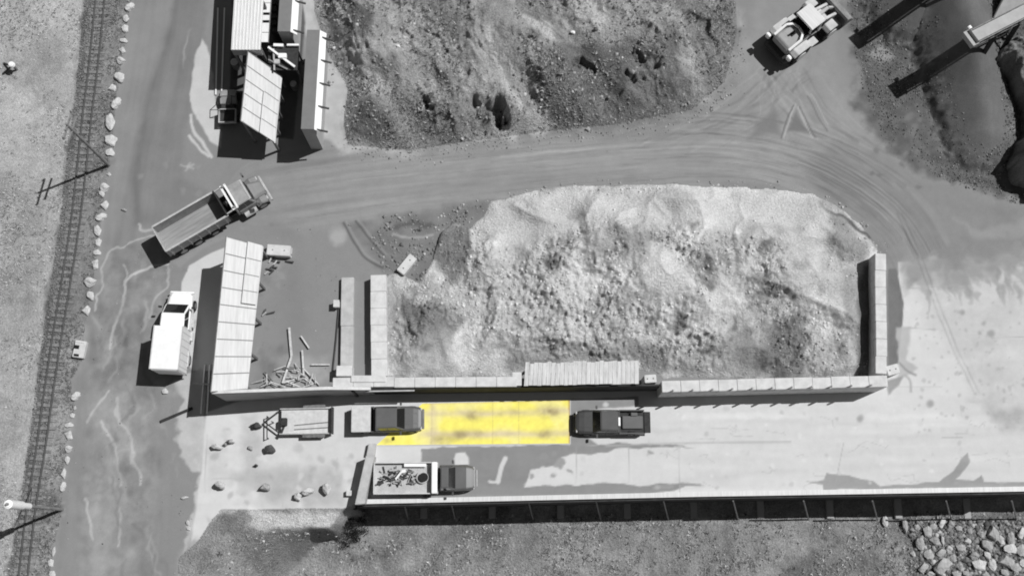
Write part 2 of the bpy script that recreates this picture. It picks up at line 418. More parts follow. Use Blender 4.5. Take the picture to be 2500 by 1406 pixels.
    base = smooth_line(P2([(640, 470), (900, 432), (1200, 400), (1500, 372), (1750, 360), (1950, 395), (2100, 470), (2200, 560), (2270, 690), (2340, 830), (2400, 960)]), 12)
    tn = np.gradient(base, axis=0); nrm = np.stack([-tn[:, 1], tn[:, 0]], 1); nrm /= np.linalg.norm(nrm, axis=1, keepdims=True) + 1e-9
    L = len(base)
    for k in range(105):
        off = rs.uniform(-2.7, 3.1); a0 = int(rs.uniform(0, L * 0.7)); a1 = min(L, a0 + int(rs.uniform(L * 0.2, L * 0.5)))
        if off > 1.6: a1 = min(a1, int(L * 0.66))
        if a1 > L * 0.72 and abs(off - 0.2) > 0.9: a1 = int(L * 0.72)
        if a1 - a0 < 6: continue
        wob = off + np.linspace(0, rs.uniform(-0.5, 0.5), a1 - a0)
        P.line(None, rs.choice([-0.06, -0.045, 0.035, 0.045]), rs.uniform(.04, .20), 0.06, .9, 0.10, 1.2, add=True, world=base[a0:a1] + nrm[a0:a1] * wob[:, None])
    for o in (-0.45, -0.15, 0.55, 0.85):
        a0 = int(L * 0.5)
        P.line(None, -0.11, 0.09, 0.07, 1, 0.05, 0.5, add=True, world=base[a0:] + nrm[a0:] * (o + 0.25))
        P.line(None, 0.06, 0.06, 0.06, 1, 0.05, 0.5, add=True, world=base[a0:] + nrm[a0:] * (o + 0.40))
    bd, ba = ldist(x, y, base)
    near = sstep((4.2 - bd) / 1.6)
    P.t = P.t + near * (fbm(ba / 7.0, bd * 2.4, 1.0, 4, 401) * .040 + fbm(ba / 2.5, bd * 5.0, 1.0, 3, 402) * .022)
    # fan of tracks at the loader
    for k in range(60):
        u1, v1 = rs.uniform(1500, 2330), 0
        v1 = 340 + rs.uniform(-25, 30) if u1 < 2050 else 330 + (u1 - 2050) * 0.4
        u0, v0 = 1915 + rs.uniform(-70, 70), 175 + rs.uniform(-30, 40)
        um = (u0 * 0.62 + u1 * 0.38); vm = v0 * 0.45 + v1 * 0.55
        P.line([(u0, v0), (um, vm), (u1, v1)], rs.choice([-0.045, 0.04, -0.03, 0.05]), rs.uniform(.05, .26), 0.08, .9, 0.2, 1.0, add=True)
    for p, tn_ in (([(1942, 255), (1925, 300), (1912, 336)], .74), ([(1948, 262), (1965, 300), (1982, 336)], .74), ([(1938, 258), (1918, 300), (1906, 338)], .42), ([(1952, 262), (1972, 300), (1990, 335)], .42), ([(1970, 235), (1995, 280), (2020, 320)], .45), ([(1980, 230), (2006, 276), (2022, 305)], .70)):
        P.line(p, tn_, 0.10, 0.06, 0.8, 0.1)
    P.poly([(1945, 272), (1972, 322), (1920, 322)], 0.47, 0.2, 0.2, 0.8)
    P.poly([(1890, 255), (1905, 330), (1830, 335)], 0.50, 0.35, 0.3, 0.8)
    P.poly([(1430, 330), (1500, 330), (1650, 310), (1640, 335), (1480, 352)], 0.52, 0.4, 0.5, 0.5)
    # dark loose ground north-west of the heap, tracks there
    P.poly([(838, 545), (960, 530), (1100, 510), (1210, 490), (1190, 560), (1120, 680), (1000, 690), (930, 660), (870, 600)], 0.49, 0.45, 0.6, n1=0.05, n2=0.06)
    for p in ([(840, 545), (862, 590), (890, 630), (935, 655)], [(868, 540), (900, 580), (938, 625)]):
        P.line(p, 0.36, 0.14, 0.08, 0.9, 0.1); P.line([(u + 6, v - 4) for u, v in p], 0.62, 0.14, 0.08, 0.7, 0.1)
    P.line([(960, 570), (1000, 578), (1055, 575)], 0.68, 0.18, 0.12, 0.9, 0.3); P.line([(962, 556), (1000, 545), (1050, 550)], 0.36, 0.35, 0.2, 0.8, 0.4)
    P.blob(822, 576, 20, 0.70, 0.3, 0.5, 0.8)
    # yard between sheds, floor stains
    P.line([(700, 560), (720, 800)], -0.02, 2.0, 1.0, add=True)
    P.poly([(630, 850), (700, 840), (720, 900), (650, 940), (620, 930)], 0.50, 0.4, 0.6, 0.7, n2=0.08)
    P.poly([(690, 880), (800, 870), (810, 940), (660, 945)], 0.66, 0.5, 0.6, 0.7, n2=0.06)
    P.poly([(640, 612), (712, 640), (700, 690), (640, 690)], 0.56, 0.3, 0.5, 0.8, n2=0.09)
    # --- pale ground by the upper sheds
    P.poly([(712, -120), (775, -120), (790, 60), (830, 130), (845, 215), (838, 330), (845, 370), (790, 345), (772, 300), (775, 130), (730, 60)], 0.72, 0.3, 0.5, n1=0.04, n2=0.05)
    P.poly([(572, -120), (720, -120), (745, 60), (715, 340), (640, 330), (580, 290), (560, 220)], 0.36, 0.1, 0.1, n2=0.05)  # floor between the sheds darkened in colour to deepen their shade
    # --- hillside
    P.poly([(760, -160), (768, 30), (800, 130), (850, 215), (838, 300), (850, 358), (1000, 370), (1150, 347), (1330, 322), (1500, 308), (1690, 272), (1770, 205), (1800, 80), (1790, -160)], 0.705, 0.55, 1.3, n1=0.08, n2=0.10)
    P.t = np.where(sdf(x, y, HILL) < .3, P.t + fbm(x * .93 + y * .37, (-x * .37 + y * .93) * .35, 1.3, 5, 231) * .13, P.t)
    for (u, v, r, tn_) in ((872, 50, 30, .47), (1120, 70, 26, .50), (1085, 190, 24, .52), (940, 160, 22, .52), (1190, 20, 14, .46), (1345, 215, 26, .46), (1640, 110, 24, .47), (1300, 60, 18, .46), (1010, 40, 20, .74), (1020, 240, 26, .72), (1150, 130, 18, .72), (1700, 40, 40, .70), (1590, 55, 26, .74), (960, 300, 24, .72), (1110, 300, 30, .66)):
        P.blob(u, v, r, tn_, .5, 1.1, .65, n2=.08, sy=1.5, z=2)
    P.poly([(860, 250), (1000, 230), (1200, 260), (1330, 320), (1150, 345), (1000, 370), (850, 355), (840, 300)], 0.60, 0.6, 0.8, 0.8, n1=0.06, n2=0.12, z=1)
    P.poly([(838, 330), (860, 330), (920, 345), (920, 368), (845, 372)], 0.74, 0.3, 0.5, 0.9, n2=0.05)
    P.blob(905, 295, 46, 0.42, 0.6, 0.6, 0.8, n2=0.06, z=1)
    P.poly([(1310, 135), (1400, 100), (1560, 92), (1600, 120), (1680, 180), (1730, 230), (1650, 280), (1500, 306), (1345, 300), (1315, 220)], 0.52, 0.7, 0.9, n1=0.06, n2=0.08, z=2)
    P.poly([(1630, 0), (1700, 60), (1740, 200), (1700, 265), (1800, 180), (1810, 0)], 0.56, 0.6, 0.7, 0.8, n2=0.06, z=2)
    P.poly([(1192, -60), (1245, -60), (1250, 40), (1270, 120), (1300, 200), (1310, 290), (1280, 290), (1225, 200), (1195, 110)], 0.68, 0.35, 0.5, 0.95, n2=0.06, z=3)
    P.line([(1190, 60), (1208, 110), (1225, 170), (1245, 215), (1268, 250)], 0.86, 0.55, 0.2, 0.95, 0.4, z=2.5)
    P.line([(1235, 115), (1250, 140), (1258, 165)], 0.84, 0.2, 0.15, 0.9, 0.3, z=3)
    P.line([(1295, 110), (1298, 150), (1310, 180)], 0.80, 0.3, 0.2, 0.8, 0.3, z=3)
    P.poly([(1260, 5), (1300, 20), (1350, 40), (1365, 80), (1340, 80), (1295, 50)], 0.88, 0.3, 0.3, 0.9, z=3)
    P.poly([(1400, -60), (1510, -60), (1490, 40), (1460, 62), (1420, 55), (1400, 20)], 0.84, 0.5, 0.5, 0.9, n2=0.05, z=3)
    P.poly([(1390, 62), (1520, 62), (1620, 50), (1600, 80), (1480, 92), (1380, 88)], 0.70, 0.3, 0.5, 0.9, n2=0.06, z=3)
    P.poly([(1170, 330), (1230, 300), (1320, 285), (1335, 318), (1250, 335), (1150, 350)], 0.78, 0.3, 0.4, 0.9, n2=0.05)
    P.poly([(910, -60), (960, -60), (940, 60), (935, 160), (910, 80)], 0.72, 0.6, 0.5, 0.6, z=3)
    P.poly([(855, 0), (905, 0), (905, 80), (870, 70)], 0.40, 0.5, 0.5, 0.7, z=3)
    # --- gravel apron below the conveyors
    P.poly([(2040, -60), (2075, 60), (2100, 180), (2085, 240), (2150, 350), (2260, 420), (2400, 470), (2600, 500), (2600, -60)], 0.41, 0.5, 1.0, n1=0.035, n2=0.10)
    for k in range(90):
        a = np.random.RandomState(900 + k); P.blob(a.uniform(2110, 2420), a.uniform(220, 460), a.uniform(3, 9), a.choice([.54, .38, .56, .36]), .12, .5, .35)
    P.poly([(2110, 130), (2150, 110), (2180, 140), (2150, 160)], 0.66, 0.3, 0.4, 0.8)
    P.poly([(2330, 540), (2400, 560), (2520, 535), (2520, 580), (2380, 580)], 0.66, 0.3, 0.5, 0.5)
    # --- deck
    P.poly(DECK, 0.848, 0.08, 0.10, n1=0.012, n2=0.012)
    P.poly([(2215, 640), (2500, 622), (2900, 560), (2900, 900), (2480, 1060), (2400, 980), (2250, 760)], 0.80, 0.7, 0.6, 0.9, n1=0.03, n2=0.045)
    for k in range(60):
        u, v = rs.uniform(2230, 2560), rs.uniform(610, 720)
        P.poly([(u, v - rs.uniform(5, 22)), (u + rs.uniform(6, 16), v), (u + rs.uniform(4, 30), v + rs.uniform(15, 50)), (u - 3, v + 4)], 0.62, 0.12, 0.5, 0.55)
    P.poly([(2215, 640), (2330, 655), (2500, 620), (2600, 600), (2600, 560), (2300, 600)], 0.56, 0.25, 0.9, 0.9, n2=0.03)
    for k in range(70):
        u = rs.uniform(2200, 2560); v = 655 - max(0, u - 2330) * .2 + rs.uniform(-18, 40)
        P.blob(u, v, rs.uniform(4, 18), rs.choice([.60, .66, .74, .58]), .25, .8, rs.uniform(.3, .75), sy=1.6)
    P.line([(2205, 645), (2260, 655), (2330, 664), (2500, 628)], .62, .9, .6, .8, .9)
    for k in range(120):
        u = rs.uniform(2230, 2520); v = rs.uniform(690, 1060); P.blob(u, v, rs.uniform(1.5, 5), .70, .08, .3, .6)
    P.poly([(2380, 980), (2500, 1000), (2500, 1060), (2440, 1050)], 0.70, 0.6, 0.8, 0.6, n2=0.08)
    for u, v, r in ((2420, 815, 9), (2392, 815, 4), (2404, 790, 5), (2270, 985, 9), (2440, 640, 5), (2435, 705, 5), (2350, 765, 6), (2100, 1022, 8)):
        P.blob(u, v, r, 0.62, 0.15, 0.2, 0.8)
    P.poly([(2168, 655), (2188, 655), (2196, 690), (2206, 740), (2204, 790), (2194, 880), (2182, 905), (2168, 900)], 0.47, 0.07, 0.1, n2=0.03)
    P.poly([(2190, 800), (2225, 800), (2212, 880), (2240, 900), (2190, 930), (2195, 880)], 0.72, 0.12, 0.25, 0.9)
    P.line([(2195, 885), (2215, 905), (2235, 915)], 0.55, 0.15, 0.1, 0.9); P.line([(2210, 915), (2222, 930), (2224, 955)], 0.66, 0.15, 0.1, 0.9)
    P.poly([(2165, 930), (2205, 915), (2195, 940), (2170, 965)], 0.6, 0.1, 0.1, 0.9)
    # pale left half of the deck and its dirt
    P.poly([(506, 1020), (900, 985), (905, 1110), (865, 1235), (540, 1243), (490, 1310)], 0.845, 0.3, 0.3, n1=0.02, n2=0.025)
    P.poly([(590, 1020), (620, 1010), (640, 1080), (640, 1180), (600, 1150), (590, 1080)], 0.74, 0.5, 0.4, 0.8, n2=0.05)
    P.poly([(560, 1170), (650, 1145), (830, 1150), (835, 1225), (760, 1238), (640, 1210)], 0.72, 0.6, 0.7, 0.85, n1=0.03, n2=0.06)
    P.poly([(500, 1090), (540, 1085), (560, 1170), (510, 1200)], 0.79, 0.5, 0.4, 0.8, n2=0.04)
    P.line([(505, 1060), (500, 1200)], 0.70, 0.06, 0.05, 0.7); P.line([(520, 1168), (830, 1162)], 0.74, 0.05, 0.05, 0.7); P.line([(688, 1150), (690, 1235)], 0.74, 0.05, 0.05, 0.7)
    # water on the deck
    P.poly([(1028, 1092), (1300, 1086), (1560, 1084), (1700, 1090), (1500, 1098), (1420, 1108), (1372, 1118), (1348, 1140), (1300, 1150), (1282, 1190), (1330, 1185), (1480, 1178), (1560, 1182), (1640, 1178), (1720, 1182), (1640, 1196), (1560, 1208), (1300, 1219), (1150, 1222), (1040, 1224), (1020, 1180), (1030, 1130)], 0.575, 0.06, 0.22, n1=0.012, n2=0.012)
    P.poly([(1290, 1160), (1330, 1145), (1400, 1118), (1430, 1120), (1420, 1170), (1330, 1182), (1285, 1188)], 0.86, 0.08, 0.7, 0.85)
    for u, v, r in ((1362, 1138, 18), (1300, 1168, 6), (1345, 1165, 6), (1380, 1160, 8), (1320, 1120, 12), (1350, 1116, 8), (1580, 1110, 6)):
        P.blob(u, v, r, 0.6, 0.1, 0.6, 0.85, sy=0.6)
    P.poly([(1113, 1106), (1136, 1104), (1144, 1118), (1145, 1134), (1110, 1134), (1108, 1118)], 0.86, 0.06, 0.1)
    P.line([(1234, 1118), (1224, 1142), (1216, 1175)], 0.84, 0.36, 0.06, 1, 0.08); P.line([(1216, 1176), (1204, 1176), (1194, 1174)], 0.84, 0.18, 0.05, 1, 0.1)
    P.poly([(1392, 975), (1560, 968), (1560, 990), (1440, 1000), (1425, 1060), (1460, 1085), (1392, 1090)], 0.575, 0.08, 0.1, 0.95, n2=0.02)
    P.blob(1480, 988, 7, 0.82, 0.1, 0.2)
    P.poly([(1970, 1174), (2012, 1172), (2016, 1155), (2030, 1160), (2070, 1160), (2082, 1166), (2130, 1172), (2150, 1186), (2220, 1183), (2290, 1178), (2330, 1150), (2345, 1120), (2362, 1104), (2366, 1128), (2345, 1162), (2335, 1170), (2380, 1175), (2396, 1160), (2402, 1178), (2500, 1176), (2620, 1170), (2620, 1190), (2012, 1197), (2010, 1182)], 0.635, 0.05, 0.18, n2=0.012)
    P.line([(1600, 1188), (1640, 1184)], 0.62, 0.3, 0.08, 0.9, 0.2); P.line([(1662, 1186), (1710, 1182)], 0.64, 0.22, 0.08, 0.9, 0.2)
    P.line([(1480, 1088), (1600, 1083), (1760, 1080), (1930, 1078)], 0.72, 0.12, 0.08, 0.8)
    for u0, v0, u1, v1 in ((1408, 1090, 1406, 1180), (1535, 1090, 1535, 1180), (1658, 1085, 1660, 1205), (1215 + 990, 700, 2205, 702), (2205, 705, 2330, 697), (2440, 690, 2520, 685), (2215, 800, 2300, 806), (2060, 1080, 2040, 1180), (2300, 1068, 2350, 1068), (2170, 945, 2300, 945), (2420, 825, 2500, 822)):
        P.line([(u0, v0), (u1, v1)], 0.68, 0.05, 0.05, 0.75, sm=False)
    for k in range(40):
        v = rs.uniform(1005, 1180); u = rs.uniform(1550, 2350)
        P.line([(u, v), (u + rs.uniform(60, 260), v - rs.uniform(1, 6))], rs.choice([-0.02, 0.02, -0.014]), rs.uniform(.1, .5), 0.2, 1, 0.2, add=True)
    for k in range(26):
        u = rs.uniform(1560, 2480); v = rs.uniform(1000, 1195); n = rs.randint(3, 6); p = [(u, v)]
        for j in range(n): p.append((p[-1][0] + rs.uniform(-8, 30), p[-1][1] + rs.uniform(-14, 14)))
        P.line(p, .66, .035, .05, .5, .1, sm=False)
    for k in range(70):
        P.blob(rs.uniform(1420, 2500), rs.uniform(995, 1190), rs.uniform(1.5, 7), rs.choice([.70, .76, .80, .92]), .1, .3, .5)
    for k in range(60):
        P.blob(rs.uniform(510, 900), rs.uniform(1030, 1235), rs.uniform(2, 12), rs.choice([.66, .72, .78, .90]), .15, .5, .5)
    P.t = np.where(sdf(x, y, P2(DECK)) < 0, P.t + fbm(x * .18, y * 1.6, 1.0, 4, 411) * .018 + fbm(x, y, .35, 3, 412) * .012, P.t)
    for o in (0, 12):
        P.line([(2190 + o, 520), (2235 + o, 620), (2280 + o, 740), (2325 + o, 850), (2380 + o, 960)], -0.10, 0.12, 0.08, 1, 0.08, brk=0.5, add=True)
    # --- grass below the deck
    so = sdf(x, y, SOUTH) < 0
    t2 = 0.655 + fbm(x * 1.2, y * .4, 1.2, 4, 223) * .08 + P.n1 * 0.065 + P.n2 * 0.075 + fbm(x, y, 2.2, 4, 222) * 0.05
    P.t = np.where(so, t2, P.t)
    P.poly([(540, 1243), (840, 1241), (850, 1255), (800, 1290), (740, 1285), (640, 1292), (612, 1262), (600, 1250), (540, 1247)], 0.90, 0.25, 0.7, 0.95, n1=0.05, n2=0.08, z=-.2)
    P.poly([(515, 1262), (560, 1250), (605, 1262), (605, 1300), (560, 1300), (520, 1290)], 0.56, 0.3, 0.6, 0.85, n2=0.12, z=-1)
    P.poly([(440, 1345), (490, 1315), (520, 1320), (470, 1390), (430, 1420)], 0.64, 0.4, 0.7, 0.8, n2=0.08, z=-1)
    P.poly([(600, 1300), (760, 1296), (850, 1330), (760, 1370), (600, 1370)], 0.60, 0.8, 0.9, 0.6, n2=0.05, z=-3)
    for (u, v, r, tn_) in ((1150, 1305, 60, .44), (1000, 1300, 60, .56), (1300, 1310, 60, .56), (1480, 1300, 40, .48), (1700, 1370, 50, .58), (1980, 1400, 60, .40), (1860, 1310, 60, .58), (2120, 1380, 40, .42), (2060, 1320, 50, .56), (940, 1350, 40, .46), (1590, 1340, 30, .62), (1860, 1360, 20, .44)):
        P.blob(u, v, r, tn_, 0.9, 1.0, 0.6, n2=0.08, sy=0.5, z=LOW)
    P.poly([(2180, 1262), (2520, 1245), (2700, 1250), (2700, 1500), (2220, 1500), (2225, 1330)], 0.50, 0.5, 0.6, 0.9, n2=0.12, z=LOW)
    return P.t

ZZ = zground(XX, YY)
_t = ground_tone(XX, YY)
_alb = np.clip(lin(_t) / KLIN, 0.004, 0.9)
_alb3 = np.repeat(_alb[..., None], 3, axis=2)

M_FIELD = ground_mat('dry_grass', .16, 2.0, .24, 7.0, .8, 6.0, .12)
M_DIRT = ground_mat('packed_dirt', .03, 1.2, .04, 9.0, .25, 9.0, .05)
M_CONC = ground_mat('concrete', .02, .8, .025, 8.0, .06, 9.0, .02)
M_SPOIL = ground_mat('spoil', .14, 2.5, .30, 8.0, 1.0, 5.0, .30)
M_BANK = ground_mat('rough_grass', .18, 2.2, .32, 8.0, 1.0, 5.5, .22)

def grid_mesh(name, X, Y, Z, col, m, keep=None):
    ny, nx = X.shape
    idx = np.arange(nx * ny).reshape(ny, nx)
    q = np.stack([idx[:-1, :-1], idx[:-1, 1:], idx[1:, 1:], idx[1:, :-1]], -1).reshape(-1, 4)
    if keep is not None: q = q[keep.reshape(-1)]
    used = np.unique(q); rem = np.full(nx * ny, -1); rem[used] = np.arange(len(used)); q = rem[q]
    co = np.stack([X, Y, Z], -1).reshape(-1, 3)[used]
    me = bpy.data.meshes.new(name)
    me.vertices.add(len(used)); me.vertices.foreach_set('co', co.astype(np.float32).ravel())
    me.loops.add(q.size); me.loops.foreach_set('vertex_index', q.astype(np.int32).ravel())
    me.polygons.add(len(q)); me.polygons.foreach_set('loop_start', np.arange(0, q.size, 4, dtype=np.int32))
    me.polygons.foreach_set('loop_total', np.full(len(q), 4, np.int32))
    me.polygons.foreach_set('use_smooth', np.ones(len(q), bool))
    me.update(calc_edges=True); me.validate()
    if col is not None:
        at_ = me.color_attributes.new('soil', 'FLOAT_COLOR', 'POINT')
        c4 = np.concatenate([col.reshape(-1, 3)[used], np.ones((len(used), 1))], 1)
        at_.data.foreach_set('color', c4.astype(np.float32).ravel())
    me.materials.append(m)
    o = bpy.data.objects.new(name, me); C.objects.link(o)
    return o
_cx = (XX[:-1, :-1] + XX[1:, 1:]) / 2; _cy = (YY[:-1, :-1] + YY[1:, 1:]) / 2
_cls = np.zeros(_cx.shape, int)                                     # dirt
_cls[sdf(_cx, _cy, P2([(-9000, -3000)] + VERGE_R + [(-9000, 4000)])) < 0] = 1
_cls[sdf(_cx, _cy, P2(DECK)) < 0] = 2
_cls[sdf(_cx, _cy, HILL) < 0] = 3
_cls[sdf(_cx, _cy, SOUTH) < 0] = 4
for k_, (nm, mm) in enumerate((('dirt_road', M_DIRT), ('field', M_FIELD), ('concrete_deck', M_CONC), ('hillside', M_SPOIL), ('grass_slope', M_BANK))):
    tag(grid_mesh(nm, XX, YY, ZZ, _alb3, mm, _cls == k_), kind='structure')
# ================================================================== MATERIALS FOR THINGS
M = {
 'white_sheet': mat('white_sheet', .69, .45, 0, .13, 1.2, streak=(6, .4, 1)),
 'white_paint': mat('white_paint', .90, .35, 0, .05, 2.0),
 'offwhite': mat('offwhite', .62, .6, 0, .14, 2.5),
 'seam': mat('seam', .22, .7),
 'grey_roof': mat('grey_roof', .205, .7, 0, .08, 1.5),
 'dark_steel': mat('dark_steel', .05, .6, .3, .3, 4),
 'mid_steel': mat('mid_steel', .22, .5, .3, .3, 4),
 'pale_steel': mat('pale_steel', .50, .5, 0, .2, 4),
 'black': mat('black', .012, .7),
 'rubber': mat('rubber', .022, .85, 0, .3, 6),
 'rim': mat('rim', .35, .45, .4, .2, 6),
 'glass': mat('glass', .02, .08, 0, .05, 2, spec=.6),
 'car_dark': mat('car_dark', .125, .32, 0, .10, 1.2, spec=.5),
 'car_darker': mat('car_darker', .075, .4, 0, .15, 1.5, spec=.5),
 'car_grey': mat('car_grey', .22, .4, 0, .12, 2, spec=.5),
 'truck_pale': mat('truck_pale', .34, .45, 0, .2, 2),
 'bed_liner': mat('bed_liner', .045, .8, 0, .3, 4),
 'bed_steel': mat('bed_steel', .30, .6, 0, .25, .9, streak=(.5, 5, 1)),
 'lens': mat('lens', .6, .15),
 'lamp_dark': mat('lamp_dark', .08, .2),
 'block': mat('block', .66, .9, 0, .14, 1.6, .3, 12),
 'block_grey': mat('block_grey', .50, .9, 0, .16, 1.6, .3, 12),
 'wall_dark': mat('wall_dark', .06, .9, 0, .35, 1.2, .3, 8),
 'wall_grey': mat('wall_grey', .42, .9, 0, .14, .8, .2, 8),
 'plank': mat('plank', .66, .8, 0, .22, 1.4, streak=(4, .6, 1)),
 'timber': mat('timber', .64, .9, 0, .3, 3),
 'timber_dark': mat('timber_dark', .10, .9, 0, .3, 3),
 'rock': mat('rock', .60, .95, 0, .18, 2.4, .8, 5),
 'rock_grey': mat('rock_grey', .42, .95, 0, .28, 1.8, .9, 4),
 'rock_dark': mat('rock_dark', .09, .95, 0, .3, 1.8, .9, 4),
 'loader': mat('loader', .56, .45, 0, .16, 2),
 'loader_hood': mat('loader_hood', .36, .5, 0, .14, 2),
 'belt': mat('belt', .40, .8, 0, .12, 1.5),
 'leaf': mat('leaf', .035, .9, 0, .5, 3),
 'sleeper': mat('sleeper', .25, .95, 0, .4, 3),
 'rail': mat('rail', .15, .5, .3, .2, 3),
 'pole_wood': mat('pole_wood', .26, .9, 0, .3, 3),
}
def yellow_mat():
    m = bpy.data.materials.new('yellow_scale_paint'); m.use_nodes = True
    t = m.node_tree; b = t.nodes['Principled BSDF']; b.inputs['Roughness'].default_value = .75
    a = t.nodes.new('ShaderNodeAttribute'); a.attribute_name = 'soil'
    n = t.nodes.new('ShaderNodeTexNoise'); n.inputs['Scale'].default_value = 2.2; n.inputs['Detail'].default_value = 6
    tc = t.nodes.new('ShaderNodeTexCoord'); t.links.new(tc.outputs['Object'], n.inputs['Vector'])
    r = t.nodes.new('ShaderNodeMapRange'); r.inputs['From Min'].default_value = .3; r.inputs['From Max'].default_value = .7
    r.inputs['To Min'].default_value = .9; r.inputs['To Max'].default_value = 1.05
    t.links.new(n.outputs['Fac'], r.inputs['Value'])
    s = t.nodes.new('ShaderNodeVectorMath'); s.operation = 'SCALE'
    t.links.new(a.outputs['Color'], s.inputs[0]); t.links.new(r.outputs[0], s.inputs['Scale'])
    t.links.new(s.outputs[0], b.inputs['Base Color'])
    return m

def panel(mb, p00, p10, p11, p01, th=0.06, dz=0.0):
    up = Vector((0, 0, dz)); dn = Vector((0, 0, dz - th))
    mb.hexa([p + dn for p in (p00, p10, p11, p01)] + [p + up for p in (p00, p10, p11, p01)])
def lerp(a, b, t): return a + (b - a) * t

# ================================================================== SHEDS
def lean_shed(name, label, WN, WS, EN, ES, zw, ze, nseam, split, drop=None, group=None):
    """open shed: one steep roof, high along its west side; split = (s0, t0, t1) the raised strip of roof"""
    wn, ws, en, es = at(*WN, zw), at(*WS, zw), at(*EN, ze), at(*ES, ze)
    o = Vector((ws[0], ws[1], 0))
    t = thing(name, label, 'shed', o)
    q = lambda s, k, dz=0: lerp(lerp(wn, en, s), lerp(ws, es, s), k) - o + Vector((0, 0, dz))
    def strips(nm, s0, s1, k0, k1, dz):
        r = MB(); n = 16; R = []
        for i in range(n + 1):
            k = k0 + (k1 - k0) * i / n; a, b = q(s0, k, dz), q(s1, k, dz); dn = Vector((0, 0, -.07))
            R.append([a + dn, b + dn, b, lerp(a, b, .66), lerp(a, b, .33), a])
        r.loft(R); r.build(nm, M['white_sheet'], t)
    strips('roof', 0, 1, 0, 1, 0)
    s0, t0, t1 = split
    strips('raised_roof_strip', s0, 1.0, t0, t1, .30)
    for i in range(nseam + 1):
        k = (i + .02) / (nseam + .04)
        a, b = q(0.02, k, .012), q(1, k, .012)
        if t0 < k < t1: b = q(s0 - .01, k, .012)
        MB().beam(a, b, .07, .024).build('roof_seam', M['seam'], t)
        if t0 + .01 < k < t1 - .01: MB().beam(q(s0 + .02, k, .312), q(1, k, .312), .055, .024).build('roof_seam', M['seam'], t)
    for k in (0.02, .25, .5, .75, .98):
        for s, z in ((.04, 0), (.93, 0)):
            p = q(s, k)
            if p.z < .8: continue
            MB().beam((p.x, p.y, 0), (p.x, p.y, p.z - .08), .16, .16).build('post', M['mid_steel'], t)
    bm_ = MB()
    for s in (.05, .92): bm_.beam(q(s, .01, -.16), q(s, .99, -.16), .12, .18)
    for k in (.02, .25, .5, .75, .98): bm_.beam(q(.05, k, -.14), q(.93, k, -.14), .1, .14)
    bm_.build('roof_frame', M['dark_steel'], t)
    fa = MB(); a, b = q(-.004, 0, -.05), q(-.004, 1, -.05)
    fa.beam(a, b, .05, .3); fa.build('fascia', M['mid_steel'], t)
    return t
lower_shed = lean_shed('open_shed', 'long white lean-to shed with panelled roof beside the white truck', (553, 577), (515, 957), (643, 602), (604, 950), 5.0, 2.7, 9, (.60, 0.0, .42))
upper_shed = lean_shed('open_shed', 'steep white panelled shed roof in front of the dark dump truck', (606, 126), (588, 296), (689, 186), (672, 350), 4.8, 2.2, 5, (.56, .38, 1.0))

def ribbed_shed():
    z = 5.0
    c = [at(578, -110, z), at(564, 122, z), at(636, 122, z), at(650, -110, z)]
    o = Vector((c[1][0], c[1][1], 0)); t = thing('ribbed_shed', 'white ribbed shed roof at the top edge left of the grey screen walls', 'shed', o)
    c = [p - o for p in c]; r = MB(); panel(r, *c, .08)
    r.build('roof', M['white_sheet'], t)
    rb = MB()
    for i in range(9):
        s = (i + .5) / 9; rb.beam(lerp(c[0], c[3], s) + Vector((0, 0, .02)), lerp(c[1], c[2], s) + Vector((0, 0, .02)), .05, .05)
    rb.build('roof_ribs', M['white_paint'], t)
    f = MB(); f.hexa([c[1] + Vector((0, -.02, -1.0)), c[2] + Vector((0, -.02, -1.0)), c[2] + Vector((0, .05, -1.0)), c[1] + Vector((0, .05, -1.0)),
                      c[1] + Vector((0, -.02, -.02)), c[2] + Vector((0, -.02, -.02)), c[2] + Vector((0, .05, -.02)), c[1] + Vector((0, .05, -.02))])
    f.build('gable_fascia', M['wall_grey'], t)
    for s in (.03, .97):
        for k in (.02, .5, .98):
            p = lerp(lerp(c[0], c[3], s), lerp(c[1], c[2], s), k); MB().beam((p.x, p.y, 0), (p.x, p.y, p.z - .1), .2).build('post', M['mid_steel'], t)
    # low canopy along its east side
    e = [at(650, -110, 4.0), at(637, 104, 4.0), at(654, 104, 3.7), at(668, -110, 3.7)]
    e = [p - o for p in e]; b = MB()
    for k in range(9):
        u = (k + .5) / 9; w_ = Vector((0, (.40 if k % 3 else .22), 0)); f0, f1 = lerp(e[0], e[1], u), lerp(e[3], e[2], u); panel(b, f0 - w_, f1 - w_, f1 + w_, f0 + w_, .05)
    b.build('canopy', M['white_sheet'], t)
    for w0, w1 in ((0, 1), (3, 2)): MB().beam(e[w0] + Vector((0, 0, -.12)), e[w1] + Vector((0, 0, -.12)), .1, .12).build('canopy_rail', M['mid_steel'], t)
    for k in range(5):
        p = at(668, 5 + k * 17, 2.4) - o; MB().box((p.x, p.y, 1.2), (.42, .36, 2.4)).build('stall_post', M['dark_steel'], t)
ribbed_shed()

